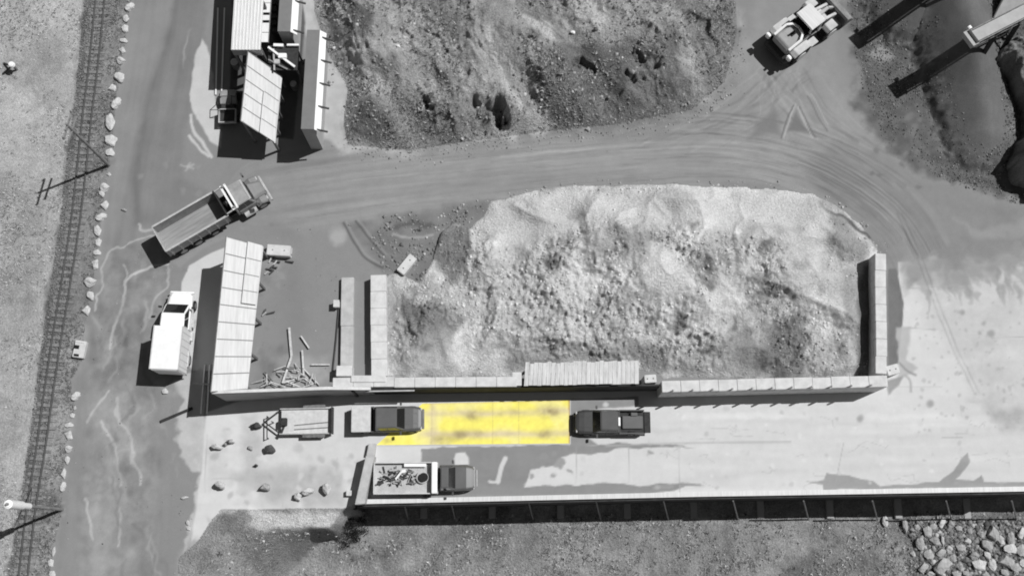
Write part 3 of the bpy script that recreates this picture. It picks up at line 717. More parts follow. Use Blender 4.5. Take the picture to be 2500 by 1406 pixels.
def screen_wall(label, N, S, h, width, nprop, prop0=.06):
    a, b = at(*N, h), at(*S, h)
    o = Vector((b[0], b[1], 0)); t = thing('screen_wall', label, 'wall', o, 0, 'tall screen walls behind the sheds')
    d = Vector(((a - b)[0], (a - b)[1], 0)); L = d.length; d.normalize(); e = Vector((d.y, -d.x, 0))   # e: east
    pts = lambda off, z: [e * off[0] + Vector((0, 0, z)), e * off[1] + Vector((0, 0, z)), e * off[1] + d * L + Vector((0, 0, z)), e * off[0] + d * L + Vector((0, 0, z))]
    MB().hexa(pts((.03, width), 0) + pts((.03, width), h - .02)).build('wall', M['wall_grey'], t)
    MB().hexa(pts((width + .031, width + .40), h - .60)[:0] + [e * width + Vector((0, 0, h - .03)) + e * .032, e * (width + .44) + Vector((0, 0, h - .62)), e * (width + .44) + d * L + Vector((0, 0, h - .62)), e * (width + .032) + d * L + Vector((0, 0, h - .03)), e * (width + .032) + Vector((0, 0, h + .02)), e * (width + .46) + Vector((0, 0, h - .55)), e * (width + .46) + d * L + Vector((0, 0, h - .55)), e * (width + .032) + d * L + Vector((0, 0, h + .02))]).build('sloped_sheet', M['white_paint'], t)
    MB().hexa(pts((0, width + .03), h - .02) + pts((0, width + .03), h + .06)).build('cap', M['grey_roof'], t)
    for i in range(nprop):
        k = prop0 + (1 - prop0 * 1.2) * i / max(1, nprop - 1)
        p = d * L * (1 - k) + e * width
        MB().beam(p + Vector((0, 0, h - .15)) + e * .02, p + e * .95 + Vector((0, 0, h - .75)), .12, .12).build('bracket', M['dark_steel'], t)
    return t
screen_wall('tall grey-topped screen wall with white sloped east sheet and dark brackets', (750, 74), (735, 316), 4.5, .98, 5)
screen_wall('grey-topped screen wall cut by the top edge beside the ribbed shed', (690, -110), (678, 78), 4.2, .98, 3, .2)

def hopper():
    p = at(690, 140, 3.4); o = Vector((p[0], p[1] , 0))
    t = thing('feed_hopper', 'pale steel feeder frame with crossed beams between the upper sheds', 'machine', o)
    def L(u, v, z): return at(u, v, z) - o
    MB().beam(L(655, 116, 3.6), L(720, 164, 3.4), .16, .2).build('beam', M['white_paint'], t)
    MB().beam(L(655, 146, 3.5), L(702, 170, 3.2), .10, .12).build('beam', M['mid_steel'], t)
    MB().beam(L(668, 111, 3.3), L(692, 112, 3.3), .22, .2).build('beam', M['white_paint'], t)
    MB().beam(L(701, 111, 3.3), L(730, 111, 3.3), .16, .2).build('beam', M['white_paint'], t)
    MB().beam(L(668, 120, 3.5), L(670, 172, 3.3), .12, .12).build('beam', M['pale_steel'], t)
    g = L(690, 138, 3.5); MB().box(g, (.65, .4, .35)).build('gearbox', M['white_paint'], t, .03)
    g = L(676, 152, 3.4); MB().box(g, (.45, .4, .3)).build('motor', M['pale_steel'], t, .03)
    w = MB(); 
    w.hexa([L(664, 128, 1.6) , L(716, 128, 1.6), L(716, 160, 1.6), L(664, 160, 1.6), L(655, 112, 3.1), L(730, 112, 3.1), L(730, 172, 3.1), L(655, 172, 3.1)])
    w.build('bin', M['dark_steel'], t)
    for u, v in ((660, 118), (724, 118), (724, 166), (660, 166)):
        q = L(u, v, 3.0); MB().beam((q.x, q.y, 0), q, .14).build('leg', M['mid_steel'], t)
hopper()
def tank(u, v, z, r, h, label):
    p = at(u, v, z); t = thing('drum', label, 'drum', (p[0], p[1], 0))
    MB().cyl((0, 0, 0), (0, 0, h), r, n=20).build('shell', M['mid_steel'], t)
    MB().cyl((0, 0, h), (0, 0, h + .05), r * .96, n=20).build('lid', M['pale_steel'], t)
tank(572, 152, 1.0, .32, 1.0, 'grey drum standing in the shade below the ribbed shed')
tank(716, 205, .9, .28, .9, 'small grey drum in the shade behind the tall screen wall')

# utility cart beside the upper shed
def cart():
    p = at(556, 258, .8); t = thing('utility_cart', 'small open utility cart with pale cargo bed beside the upper shed', 'utility cart', (p[0], p[1], zg(p[0], p[1])), math.radians(92))
    MB().loft([[(x, y, z) for y, z in ((-w, .35), (w, .35), (w, zt), (-w, zt))] for x, w, zt in ((.2, .66, .7), (.75, .66, .95), (1.25, .6, .85), (1.42, .48, .7))]).build('hood', M['truck_pale'], t, .03)
    MB().bx(-1.4, .3, -.6, .6, .3, .5).build('chassis', M['dark_steel'], t)
    MB().bx(-.25, .15, -.55, .55, .5, .8).build('seat', M['bed_liner'], t, .04)
    b = MB(); b.bx(-1.4, -.35, -.62, .62, .62, .68); b.build('bed_floor', M['bed_liner'], t)
    b = MB(); b.bx(-1.42, -.33, .62, .7, .62, .95); b.bx(-1.42, -.33, -.7, -.62, .62, .95); b.bx(-1.5, -1.42, -.7, .7, .62, .95); b.bx(-.41, -.33, -.62, .62, .95, 1.0); b.build('bed_rails', M['pale_steel'], t)
    b = MB()
    for y in (-.55, .55):
        b.cyl((-.3, y, .6), (-.3, y, 1.8), .03, n=8); b.cyl((-.3, y, 1.8), (.4, y, 1.8), .03, n=8); b.cyl((.4, y, 1.8), (.7, y, .9), .03, n=8)
    b.cyl((-.3, -.55, 1.8), (-.3, .55, 1.8), .03, n=8); b.cyl((.4, -.55, 1.8), (.4, .55, 1.8), .03, n=8); b.build('roll_cage', M['dark_steel'], t)
    for x in (-.95, .95):
        for y in (-.68, .68): MB().cyl((x, y - .12, .3), (x, y + .12, .3), .3, n=16).build('wheel', M['rubber'], t)
cart()

# ================================================================== WALLS OF THE BAY
def block_wall(label, A, B, h, w, n, mkey='block', group=None, z0=-.05, cat='wall', name='block_wall', courses=None):
    a, b = at(*A, h), at(*B, h); d = b - a; L = d.length; rz = math.atan2(d.y, d.x)
    t = thing(name, label, cat, (a[0], a[1], 0), rz, group)
    nc = courses or max(1, int(round(h / .75)))
    ch = h / nc
    if nc > 1:
        lo = MB()
        for c in range(nc - 1):
            off = .5 if c % 2 else 0
            x = 0.0; k = 0
            while x < L - .01:
                x1 = min(L, (k + 1 - off if not (off and k == 0) else .5) * L / n)
                lo.bx(x + .006, x1 - .006, -w / 2 + .004, w / 2 - .004, max(z0, c * ch), (c + 1) * ch - .004); x = x1; k += 1
        lo.build('lower_courses', M[mkey], t, .02)
    rs = random.Random(n * 7 + int(L * 10))
    for k in range(n):
        j = rs.uniform(-.03, .03)
        MB().bx(k * L / n + .008, (k + 1) * L / n - .008, -w / 2 + j, w / 2 + j, (nc - 1) * ch if nc > 1 else z0, h + rs.uniform(-.015, .015)).build('block', M[mkey], t, .025)
    return t
block_wall('low pale block wall along the west side of the rubble bay', (925, 918), (924, 671), 1.05, 1.22, 6)
block_wall('tall narrow block wall closing the east side of the rubble bay', (2152, 912), (2150, 619), 2.0, .84, 7)
block_wall('long pale block wall along the deck at the bay south east side', (1616, 944), (2167, 930), 3.0, .84, 12)
block_wall('pale block wall south of the bay left of the planked cover', (812, 933), (1262, 931), 3.0, .74, 9)
t_ = block_wall('low single slab wall left of the bay west wall', (845, 916), (849, 677), .5, .98, 2, 'block_grey')
p_ = at(822, 742, .6); j_ = thing('junction_box', 'small white box fixed beside the low slab wall', 'box', (p_[0], p_[1], 0))
MB().bx(-.2, .2, -.25, .25, 0, .75).build('case', M['white_paint'], j_, .02); MB().bx(-.23, .23, -.28, .28, .75, .8).build('lid', M['offwhite'], j_)
pp = [at(834, 690, .08), at(826, 760, .08), at(820, 830, .08), at(812, 905, .08)]
pm = MB()
for a, b in zip(pp[:-1], pp[1:]): pm.cyl(a, b, .07, n=8)
tag(pm.build('drain_pipe', M['dark_steel']), 'dark thin pipe lying left of the low slab wall', 'pipe')
t = thing('slab_stack', 'short stack of pale slabs at the corner of the bay walls', 'slabs', at(845, 910, 0))
for k, (u, v, z, sx, sy) in enumerate(((840, 905, 1.2, 1.2, .8), (900, 925, 2.95, 2.6, .5))):
    p = at(u, v, z) - at(845, 910, 0); MB().box((p.x, p.y, z / 2 if k == 0 else z), (sx, sy, z if k == 0 else .3)).build('slab', M['block'], t, .03)

def free_block(label, u, v, ang, l, w, h, mkey='block'):
    p = at(u, v, h); z = zg(p[0], p[1])
    t = thing('concrete_block', label, 'concrete block', (p[0], p[1], z), math.radians(ang))
    MB().bx(-l / 2, l / 2, -w / 2, w / 2, -.05, h).build('block_body', M[mkey], t, .03)
    for x in (-l / 4, l / 4): MB().cyl((x, -.05, h), (x, .05, h), .05, n=8).build('lifting_loop', M['mid_steel'], t)
free_block('single pale concrete block lying askew near the bay west wall', 993, 645, 52, 1.65, .72, .55)
free_block('pale concrete block on the yard beside the lower shed roof', 680, 611, -4, 1.85, .85, .75)
free_block('short pale concrete block at the south east corner of the bay', 2180, 902, 15, .95, .75, .9)

# planked cover over the gap in the south wall
def cover():
    zt = 3.15
    a, b, c, d = at(1283, 886, zt), at(1560, 880, zt), at(1560, 936, zt), at(1279, 941, zt)
    o = Vector((d[0], d[1], 0)); t = thing('plank_cover', 'bright white planked platform on top of the south bay wall', 'platform', o)
    a, b, c, d = [p - o for p in (a, b, c, d)]
    pl = MB(); n = 26; rs = random.Random(2)
    for k in range(n):
        s0, s1 = k / n + .0012, (k + 1) / n - .0012
        j = Vector((0, rs.uniform(-.08, .08), rs.uniform(-.02, .02))); e = Vector((0, rs.uniform(-.03, .03), 0))
        panel(pl, lerp(d, c, s0) + e, lerp(d, c, s1) + e, lerp(a, b, s1) + j, lerp(a, b, s0) + j, .08)
    pl.build('planks', M['plank'], t)
    f = MB()
    for k in (.1, .5, .9): f.beam(lerp(d, a, k) + Vector((0, 0, -.16)), lerp(c, b, k) + Vector((0, 0, -.16)), .12, .14)
    f.build('bearers', M['dark_steel'], t)
    for s in (.02, .35, .67, .98):
        for k in (.1, .9):
            p = lerp(lerp(d, c, s), lerp(a, b, s), k); MB().beam((p.x, p.y, 0), (p.x, p.y, p.z - .22), .16).build('leg', M['mid_steel'], t)
    p = at(1262, 925, 2.9) - o; MB().box((p.x, p.y, 2.85), (.7, 1.0, .25)).build('end_slab', M['block'], t, .02)
cover()
free_block('pale block wedged between the planked platform and the long wall', 1588, 924, 4, .9, .6, 2.4)
# dark sheet added to deepen shade and hold down yellow bounce on the wall
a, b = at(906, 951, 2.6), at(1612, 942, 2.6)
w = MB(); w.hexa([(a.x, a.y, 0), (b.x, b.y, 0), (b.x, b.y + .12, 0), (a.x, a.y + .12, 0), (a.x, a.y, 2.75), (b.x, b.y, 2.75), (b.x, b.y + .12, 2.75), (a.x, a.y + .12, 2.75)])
tag(w.build('shade_sheet', M['wall_dark']), 'long dark sheet added to deepen the shade behind the yellow plate', 'wall')
# tall site wall from the shed to the bay
a, b, b2 = at(517, 960, 4.6), at(800, 950, 3.7), at(905, 951, 2.9)
t = thing('site_wall', 'tall grey wall from the lower shed corner to the bay', 'wall', (a.x, a.y, 0)); o = Vector((a.x, a.y, 0))
w = MB(); cp = MB()
for p, q in ((a, b), (b, b2)):
    p, q = p - o, q - o; e = Vector((0, .16, 0))
    w.hexa([(p.x, p.y, 0), (q.x, q.y, 0), (q.x, q.y + .16, 0), (p.x, p.y + .16, 0), p, q, q + e, p + e])
    cp.beam(p + Vector((0, .08, .03)), q + Vector((0, .08, .03)), .22, .05)
w.build('wall', M['wall_grey'], t); cp.build('cap', M['block'], t)
p1, p2 = at(893, 955, 2.6), at(1012, 953, 2.6)
tag(MB().beam(p1, p2, .10, .08).build('steel_angle', M['pale_steel']), 'thin pale steel angle along the wall face behind the pickup', 'steel angle')
p1, p2 = at(872, 975, .1), at(872, 950, 2.9)
tag(MB().beam((p1.x, p2.y - .1, 0), (p1.x, p2.y - .1, 2.8), .18).build('wall_post', M['dark_steel']), 'dark upright post against the wall behind the trailer', 'post')

# stakes along the long wall: they throw the row of spiked shadows
for k in range(11):
    u = 1640 + k * 48; p = at(u, 946 - (u - 1616) * .0255, 3.0)
    t = tag(MB().beam((0, 0, 0), (0, 0, .9), .10).build('steel_stake', M['pale_steel']), 'short upright steel stake on top of the long south wall', 'stake', 'stakes on the long south wall')
    t.location = (p.x, p.y - .3, 3.0)

# ================================================================== DECK EDGE
ed = [(870, 1228), (1250, 1220), (1700, 1210), (2100, 1203.5), (2520, 1196.5)]
cb = MB()
for A, B in zip(ed[:-1], ed[1:]):
    a, b = at(A[0], A[1] - 3, .1), at(B[0], B[1] - 3, .1); cb.hexa([a + Vector((0, -.16, -.14)), b + Vector((0, -.16, -.14)), b + Vector((0, .2, -.14)), a + Vector((0, .2, -.14)), a + Vector((0, -.16, .2)), b + Vector((0, -.16, .2)), b + Vector((0, .2, .2)), a + Vector((0, .2, .2))])
tag(cb.build('deck_kerb', M['white_sheet']), 'long straight pale kerb along the edge of the raised deck', 'kerb')
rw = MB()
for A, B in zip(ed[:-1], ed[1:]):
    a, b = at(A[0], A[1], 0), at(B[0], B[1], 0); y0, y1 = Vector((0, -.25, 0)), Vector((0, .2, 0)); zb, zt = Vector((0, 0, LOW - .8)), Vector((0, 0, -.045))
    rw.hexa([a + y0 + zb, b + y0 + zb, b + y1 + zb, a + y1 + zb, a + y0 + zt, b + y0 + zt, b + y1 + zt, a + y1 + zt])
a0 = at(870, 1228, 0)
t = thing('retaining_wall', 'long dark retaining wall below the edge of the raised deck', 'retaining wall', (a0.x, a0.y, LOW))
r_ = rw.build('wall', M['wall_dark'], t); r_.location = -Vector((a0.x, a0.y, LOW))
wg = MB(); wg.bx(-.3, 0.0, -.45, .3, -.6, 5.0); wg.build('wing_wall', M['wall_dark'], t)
for k, u in enumerate((1028, 1200, 1372, 1540, 1707, 1875, 2050, 2222, 2395)):
    p = at(u + (1250 - u) * .03, 1262, LOW); z = zg(p.x, p.y - 1)
    d = tag(MB().bx(-.28, .28, -.1, 1.5, -.4, .22).build('bay_divider', M['wall_grey'], None, .03), 'low concrete divider standing in the shade below the deck', 'divider', 'bay dividers below the deck')
    d.location = (p.x, p.y, LOW)
for k, u in enumerate((985, 1100, 1290, 1455, 1620, 1790, 1962, 2130, 2310, 2470)):
    p = at(u, 1222, -.4); q = at(u + 12, 1268, LOW)
    b = tag(MB().cyl((0, 0, 0), q - p, .06, n=8).build('raking_brace', M['mid_steel']), 'thin raking steel brace against the dark wall below the deck', 'brace', 'raking braces below the deck'); b.location = p
# end barrier
zb = 1.5
c = [at(866, 1231, zb), at(890, 1229, zb), at(914, 1112, zb), at(893, 1112, zb)]
o = Vector((c[0].x, c[0].y, 0)); t = thing('end_barrier', 'slanting pale concrete barrier at the left end of the deck', 'barrier', o)
MB().hexa([Vector((p.x - o.x, p.y - o.y, -.1)) for p in c] + [p - o for p in c]).build('wall', M['block_grey'], t, .03)
c2 = [at(894, 1112, .5), at(914, 1112, .5), at(918, 1082, .5), at(900, 1082, .5)]
MB().hexa([Vector((p.x - o.x, p.y - o.y, -.1)) for p in c2] + [p - o for p in c2]).build('low_end', M['block_grey'], t, .03)
p = at(852, 1203, .4) - o; MB().bx(p.x - .2, p.x + .2, p.y - .2, p.y + .2, 0, .5).build('foot', M['offwhite'], t, .02)

# yellow scale
def scale_deck():
    pts = [(918, 1086), (1391, 1082), (1391, 977), (1032, 984)]
    poly = P2(pts, .03); lo, hi = poly.min(0), poly.max(0)
    A, B = P2([(918, 1086), (1391, 1082)], .03), P2([(1032, 984), (1391, 977)], .03)
    s, k = np.meshgrid(np.linspace(0, 1, 220), np.linspace(0, 1, 52))
    X = (A[0, 0] * (1 - s) + A[1, 0] * s) * (1 - k) + (B[0, 0] * (1 - s) + B[1, 0] * s) * k
    Y = (A[0, 1] * (1 - s) + A[1, 1] * s) * (1 - k) + (B[0, 1] * (1 - s) + B[1, 1] * s) * k
    Z = zground(X, Y) + .03
    sx = (X - poly[:, 0].min()) / (poly[:, 0].max() - poly[:, 0].min())
    base = np.array([.92, .83, .16]); pale = np.array([.86, .80, .42]); brown = np.array([.36, .29, .14]); worn = np.array([.64, .54, .38])
    n1 = fbm(X, Y, 1.8, 4, 301); n2 = fbm(X, Y, .5, 4, 302); n3 = fbm(X * .25, Y, 1.0, 4, 303)
    col = np.ones(X.shape + (3,)) * base
    def mix(m, c):
        nonlocal col; m = np.clip(m, 0, 1)[..., None]; col = col * (1 - m) + c * m
    mix(sstep((n1 + .15) * 1.6) * .45, pale)
    for kc in (.74, .24):
        tr = np.exp(-((k - kc - n1 * .03) / .085) ** 2); mix(tr * (.72 + .5 * n3) * sstep((sx - .18) / .1), worn)
    mix(np.exp(-((sx - .29) / .02) ** 2) * .5, worn)
    for sc, kc, r, a in ((.50, .68, .045, .75), (.88, .74, .05, .8), (.72, .72, .04, .4), (.87, .22, .045, .7), (.44, .22, .05, .75), (.34, .12, .05, .7), (.52, .25, .035, .5), (.92, .73, .03, .5), (.63, .70, .02, .4), (.06, .10, .025, .8)):
        mix(a * np.exp(-(((sx - sc) / r) ** 2 + ((k - kc) / (r * 2.6)) ** 2)) * (.9 + n2 * .9), brown)
    ln = np.minimum.reduce([np.abs(sx - q) for q in (.285, .60, .735)]); mix((ln < .0022) * .35, brown)
    mix((k > .97) * .25 + (sx > .992) * .5, brown * np.array([1.2, .8, .8]))
    me_o = grid_mesh('deck_plate', X, Y, Z, col, yellow_mat())
    t = thing('weighing_scale', 'long bright yellow weighing platform with worn wheel tracks between the pickups', 'weighing scale', (0, 0, 0))
    c0 = at(1158, 1032, 0); t.location = c0; me_o.parent = t; me_o.location = -c0
    fr = MB()
    for (u0, v0), (u1, v1) in (((922, 1087), (1392, 1083)), ((1392.5, 1083), (1392.5, 976)), ((1031, 984), (1392, 976)), ((917, 1087), (1031, 984))):
        a, b = at(u0, v0, .012) - c0, at(u1, v1, .012) - c0; fr.beam(a, b, .05, .05)
    fr.build('edge_frame', M['offwhite'], t)
scale_deck()

# ================================================================== VEHICLES
def ring(x, hw, z0, z1, r=.12): return [(x, y, z) for y, z in ((-hw, z0), (hw, z0), (hw, z1 - r), (hw - r, z1), (-hw + r, z1), (-hw, z1 - r))]
def wheel(t, x, y, r, w, name='wheel', rim='rim'):
    o = MB().cyl((x, y - w / 2, r), (x, y + w / 2, r), r, n=22).build(name, M['rubber'], t, .02)
    s = 1 if y > 0 else -1
    MB().cyl((x, y + s * (w / 2 - .03), r), (x, y + s * (w / 2 + .012), r), r * .58, n=16).build('rim', M[rim], o)
    return o
def cabin(t, x0, x1, hw, z0, z1, paint, rake=.62, rear=.10, tumble=.17):
    """greenhouse from x0 (rear) to x1 (windscreen base)"""
    b = [(x0, -hw, z0), (x1, -hw + .04, z0), (x1, hw - .04, z0), (x0, hw, z0)]
    q = [(x0 + rear, -hw + tumble, z1), (x1 - rake, -hw + tumble + .02, z1), (x1 - rake, hw - tumble - .02, z1), (x0 + rear, hw - tumble, z1)]
    MB().hexa(b + q).build('cab', paint, t, .05)
    B, Q = [Vector(p) for p in b], [Vector(p) for p in q]
    def win(name, a, c, d, e, m0=.10, m1=.12):       # a,c bottom; e,d top
        f = lambda s, k: lerp(lerp(a, c, s), lerp(e, d, s), k)
        n = (c - a).cross(e - a).normalized() * .012
        P = [f(m0, m1), f(1 - m0, m1), f(1 - m0, 1 - m1), f(m0, 1 - m1)]
        MB().hexa([p - n * 2 for p in P] + [p + n for p in P]).build(name, M['glass'], t)
    win('windscreen', B[1], B[2], Q[2], Q[1], .05, .08)
    win('rear_window', B[3], B[0], Q[0], Q[3], .10, .2)
    for a, c, d, e in ((B[0], B[1], Q[1], Q[0]), (B[2], B[3], Q[3], Q[2])):
        f = lambda s, k: lerp(lerp(a, c, s), lerp(e, d, s), k)
        n = (c - a).cross(e - a).normalized() * .012
        for s0, s1 in ((.06, .46), (.5, .88)):
            P = [f(s0, .12), f(s1, .12), f(s1, .88), f(s0, .88)]
            MB().hexa([p - n * 2 for p in P] + [p + n for p in P]).build('side_window', M['glass'], t)
def mirrors(t, x, hw, z, m):
    for s in (-1, 1): MB().box((x, s * (hw + .16), z), (.14, .26, .2)).build('mirror', m, t, .02)
def lights(t, xf, xr, yf, yr, zf, zr):
    for s in (-1, 1):
        MB().box((xf, s * yf, zf), (.1, .34, .14)).build('headlight', M['lens'], t, .02)
        MB().box((xr, s * yr, zr), (.06, .12, .28)).build('taillight', M['lamp_dark'], t, .01)

def pickup(label, uv, rz, paint, bedlen=1.75, L=5.4, W=1.88, zc=.8, name='pickup_truck', group=None):
    p = at(uv[0], uv[1], zc); t = thing(name, label, 'pickup truck', (p.x, p.y, 0), rz, group)
    F, R, hw = L / 2, -L / 2, W / 2; xb = R + bedlen
    xw = F - 1.35
    MB().loft([ring(xb, hw, .38, 1.06), ring(xb + .8, hw + .01, .36, 1.08), ring(xw, hw, .36, 1.07, .16), ring(F - .7, hw - .01, .36, 1.03, .2), ring(F - .3, hw - .06, .38, .97, .2),
               ring(F - .1, hw - .16, .42, .88, .2), ring(F, hw - .34, .48, .80, .16)]).build('body', paint, t, .03)
    h = MB(); 
    for y in (-.42, .42): h.beam((xw + .12, y, 1.075), (F - .4, y * .9, 1.0), .03, .03)
    h.build('hood_crease', paint, t)
    cabin(t, xb + .05, xw + .05, hw - .04, 1.04, 1.76, paint)
    b = MB(); b.bx(R + .02, xb, -hw + .1, hw - .1, .58, .68); b.build('bed_floor', M['bed_liner'], t)
    b = MB()
    for s in (-1, 1): b.bx(R, xb - .02, min(s * (hw - .1), s * hw), max(s * (hw - .1), s * hw), .42, 1.06)
    b.bx(xb - .1, xb - .02, -hw + .1, hw - .1, .6, 1.06); b.build('bed_sides', paint, t, .02)
    for x in (F - .9, R + 1.0):
        for s in (-1, 1): wheel(t, x, s * (hw - .11), .39, .26)
    MB().box((F + .02, 0, .5), (.16, W * .80, .2)).build('front_bumper', M['mid_steel'], t, .04)
    MB().box((R - .06, 0, .5), (.14, W * .9, .18)).build('rear_bumper', M['mid_steel'], t, .03)
    mirrors(t, xw - .28, hw, 1.16, M['car_darker'])
    lights(t, F - .12, R + .03, hw - .3, hw - .05, .78, .85)
    return t, R, xb, hw
# pickup with the pale cover, front on the yellow plate
t, R, xb, hw = pickup('dark grey pickup with a pale bed cover, front wheels on the yellow plate', (946, 1023), math.radians(1), M['car_dark'], 1.72, 5.35, 1.92)
MB().bx(R - .03, xb - .28, -hw - .01, hw + .01, 1.075, 1.19).build('bed_cover', M['offwhite'], t, .03)
MB().bx(R - .03, R + .05, -hw + .1, hw - .1, .5, 1.06).build('tailgate', M['car_dark'], t, .02)
# pickup past the right end of the plate, tailgate down
t, R, xb, hw = pickup('dark grey pickup with its tailgate down right of the yellow plate', (1488, 1030), math.pi, M['car_darker'], 1.95, 5.25, 1.84)
MB().bx(R - .5, R - .02, -hw + .12, hw - .12, .60, .68).build('tailgate', M['bed_liner'], t, .02)
b = MB(); b.bx(xb - .12, xb + .03, -.32, .32, 1.10, 1.16); b.build('light_bar', M['white_paint'], t)
b = MB(); b.bx(R + .1, xb - .3, -.45, .5, .68, .9); b.bx(R + .5, R + 1.0, -.7, -.45, .68, 1.0); b.build('bed_box', M['car_dark'], t, .03)

def stake_truck():
    p = at(1036, 1167, 1.0); t = thing('flatbed_truck', 'dark-cabbed flatbed truck loaded with scrap on the wet deck', 'truck', (p.x, p.y, 0), math.radians(.5))
    F, R = 3.85, -3.75
    hw = .97; xw = F - 1.5; xb = 1.15
    MB().loft([ring(xb, hw, .45, 1.2), ring(xw, hw, .45, 1.22, .16), ring(F - .7, hw - .02, .45, 1.18, .2), ring(F - .3, hw - .08, .48, 1.1, .2), ring(F - .06, hw - .2, .5, 1.0, .2), ring(F, hw - .4, .55, .92, .16)]).build('body', M['car_dark'], t, .03)
    cabin(t, xb + .03, xw + .02, hw - .04, 1.18, 1.95, M['car_dark'], .55)
    g = MB(); 
    for k in range(2): g.bx(F - .12 + k * .16, F - .04 + k * .16, -.72 + k * .1, .72 - k * .1, .62, 1.0 - k * .2)
    g.build('grille_guard', M['pale_steel'], t, .02)
    MB().bx(R, xb, -.42, .42, .55, .85).build('chassis', M['dark_steel'], t)
    MB().bx(R, xb - .12, -1.17, 1.17, .95, 1.06).build('deck', M['block_grey'], t)
    for s in (-1, 1):
        b = MB(); b.bx(R, xb - .62, min(s * 1.1, s * 1.18), max(s * 1.1, s * 1.18), 1.062, 1.5); b.build('side_board', M['offwhite'], t, .01)
    MB().bx(R - .02, R + .06, -1.1, 1.1, 1.062, 1.45).build('tailboard', M['offwhite'], t, .01)
    MB().bx(xb - .56, xb - .14, -1.15, 1.15, 1.062, 1.75).build('toolbox', M['white_paint'], t, .03)
    for x, dual in ((F - 1.0, 0), (R + 1.3, 1)):
        for s in (-1, 1):
            wheel(t, x, s * (hw - .12), .42, .28)
            if dual: wheel(t, x, s * (hw - .44), .42, .26)
    mirrors(t, xw - .2, hw + .05, 1.35, M['car_darker'])
    lights(t, F - .14, R - .02, hw - .32, .95, .86, .8)
    rs = random.Random(5); base = Vector((p.x, p.y, 0))
    def w(x, y, z): return base + Vector((x, y, z))
    def scrap(name, label, cat, mb, m, grp=None, bev=0):
        o = tag(mb.build(name, m, None, bev), label, cat, grp); return o
    o = scrap('old_tyre', 'dark worn tyre on the flatbed load near the toolbox', 'tyre', MB().cyl((0, 0, 0), (0, 0, .22), .33, n=18).cyl((0, 0, .22), (0, 0, .23), .17, n=14), M['rubber']); o.location = w(-.02, .05, 1.35)
    o = scrap('scrap_ring', 'pale wheel ring lying under the worn tyre on the flatbed', 'ring', MB().cyl((0, 0, 0), (0, 0, .25), .46, n=20), M['pale_steel']); o.location = w(-.12, .05, 1.07)
    o = scrap('bent_bar', 'bent white bar slanting across the flatbed load', 'scrap bar', MB().beam((-1.5, -.2, .0), (-1.05, .35, .1), .14, .1).beam((-1.05, .35, .1), (-.75, .42, .12), .22, .08), M['white_paint']); o.location = w(-.6, .1, 1.5)
    o = scrap('scrap_board', 'pale board along the upper side of the flatbed load', 'board', MB().bx(-1.2, .45, -.12, .12, 0, .1), M['white_paint']); o.location = w(-.3, .95, 1.3)
    for k in range(80):
        mb = MB(); l = rs.uniform(.12, .6); a = rs.uniform(-.5, .5) + (math.pi / 2 if rs.random() < .25 else 0)
        mb.box((0, 0, 0), (l, rs.uniform(.03, .14), rs.uniform(.04, .14)), a, rs.uniform(-.2, .2))
        o = scrap('scrap_piece', 'dark twisted piece of scrap heaped on the flatbed truck' , 'scrap', mb, M[rs.choice(['dark_steel', 'bed_liner', 'pale_steel', 'mid_steel', 'dark_steel', 'pale_steel'])], 'scrap pieces on the flatbed')
        o.location = w(rs.uniform(R + .35, -.6), rs.uniform(-.5, .62), 1.12 + rs.uniform(0, .22))
        if o.data.materials[0] == M['pale_steel']: o['label'] = 'pale piece of scrap metal heaped on the flatbed truck'
        if o.data.materials[0] == M['mid_steel']: o['label'] = 'grey piece of scrap metal heaped on the flatbed truck'
stake_truck()

def trailer():
    p = at(748, 1028, .6); t = thing('flat_trailer', 'low empty pale trailer parked in front of the grey wall', 'trailer', (p.x, p.y, 0), math.radians(1))
    MB().bx(-1.9, 1.95, -.92, .92, .52, .62).build('deck', M['offwhite'], t)
    b = MB()
    for y in (-.95, .95): b.bx(-2.0, 2.0, y - .04, y + .04, .45, .82)
    b.build('side_rail', M['pale_steel'], t)
    MB().bx(1.96, 2.06, -1.0, 1.0, .40, 1.15).build('end_gate', M['dark_steel'], t)
    b = MB(); b.beam((-2.0, -.9, .5), (-3.2, 0, .5), .1); b.beam((-2.0, .9, .5), (-3.2, 0, .5), .1); b.build('drawbar', M['dark_steel'], t)
    MB().box((-1.65, -.05, .82), (.45, .6, .4)).build('winch', M['bed_liner'], t, .04)
    b = MB(); b.beam((-1.65, -.3, .66), (-1.95, -1.1, .64), .14); b.build('strap', M['bed_liner'], t)
    MB().cyl((-2.6, 0, 0), (-2.6, 0, .9), .05, n=8).build('jack', M['mid_steel'], t)
    for x in (.2, 1.0):
        for s in (-1, 1): wheel(t, x, s * 1.12, .34, .2)
    for s in (-1, 1): MB().bx(-.25, 1.45, min(s * 1.0, s * 1.24), max(s * 1.0, s * 1.24), .68, .72).build('mudguard', M['mid_steel'], t)
    b = MB()
    for y0, y1 in ((-.3, -.1), (-.62, -.5)): b.beam((-.9, y0, .64), (1.7, y1, .64), .07, .05)
    b.build('load_bars', M['mid_steel'], t)
    for u, v0, v1, l in ((652, 1015, 1070, 'dark thin rail standing left of the empty trailer'), ):
        a, b_ = at(u, v0, .6), at(u, v1, .6)
        q = thing('gate_rail', l, 'rail', (a.x, a.y, 0)); dd = b_ - a
        MB().beam((0, 0, .62), (dd.x, dd.y, .62), .07).build('bar', M['dark_steel'], q)
        for k in (.03, .97): MB().beam((dd.x * k, dd.y * k, 0), (dd.x * k, dd.y * k, .6), .06).build('post', M['dark_steel'], q)
trailer()

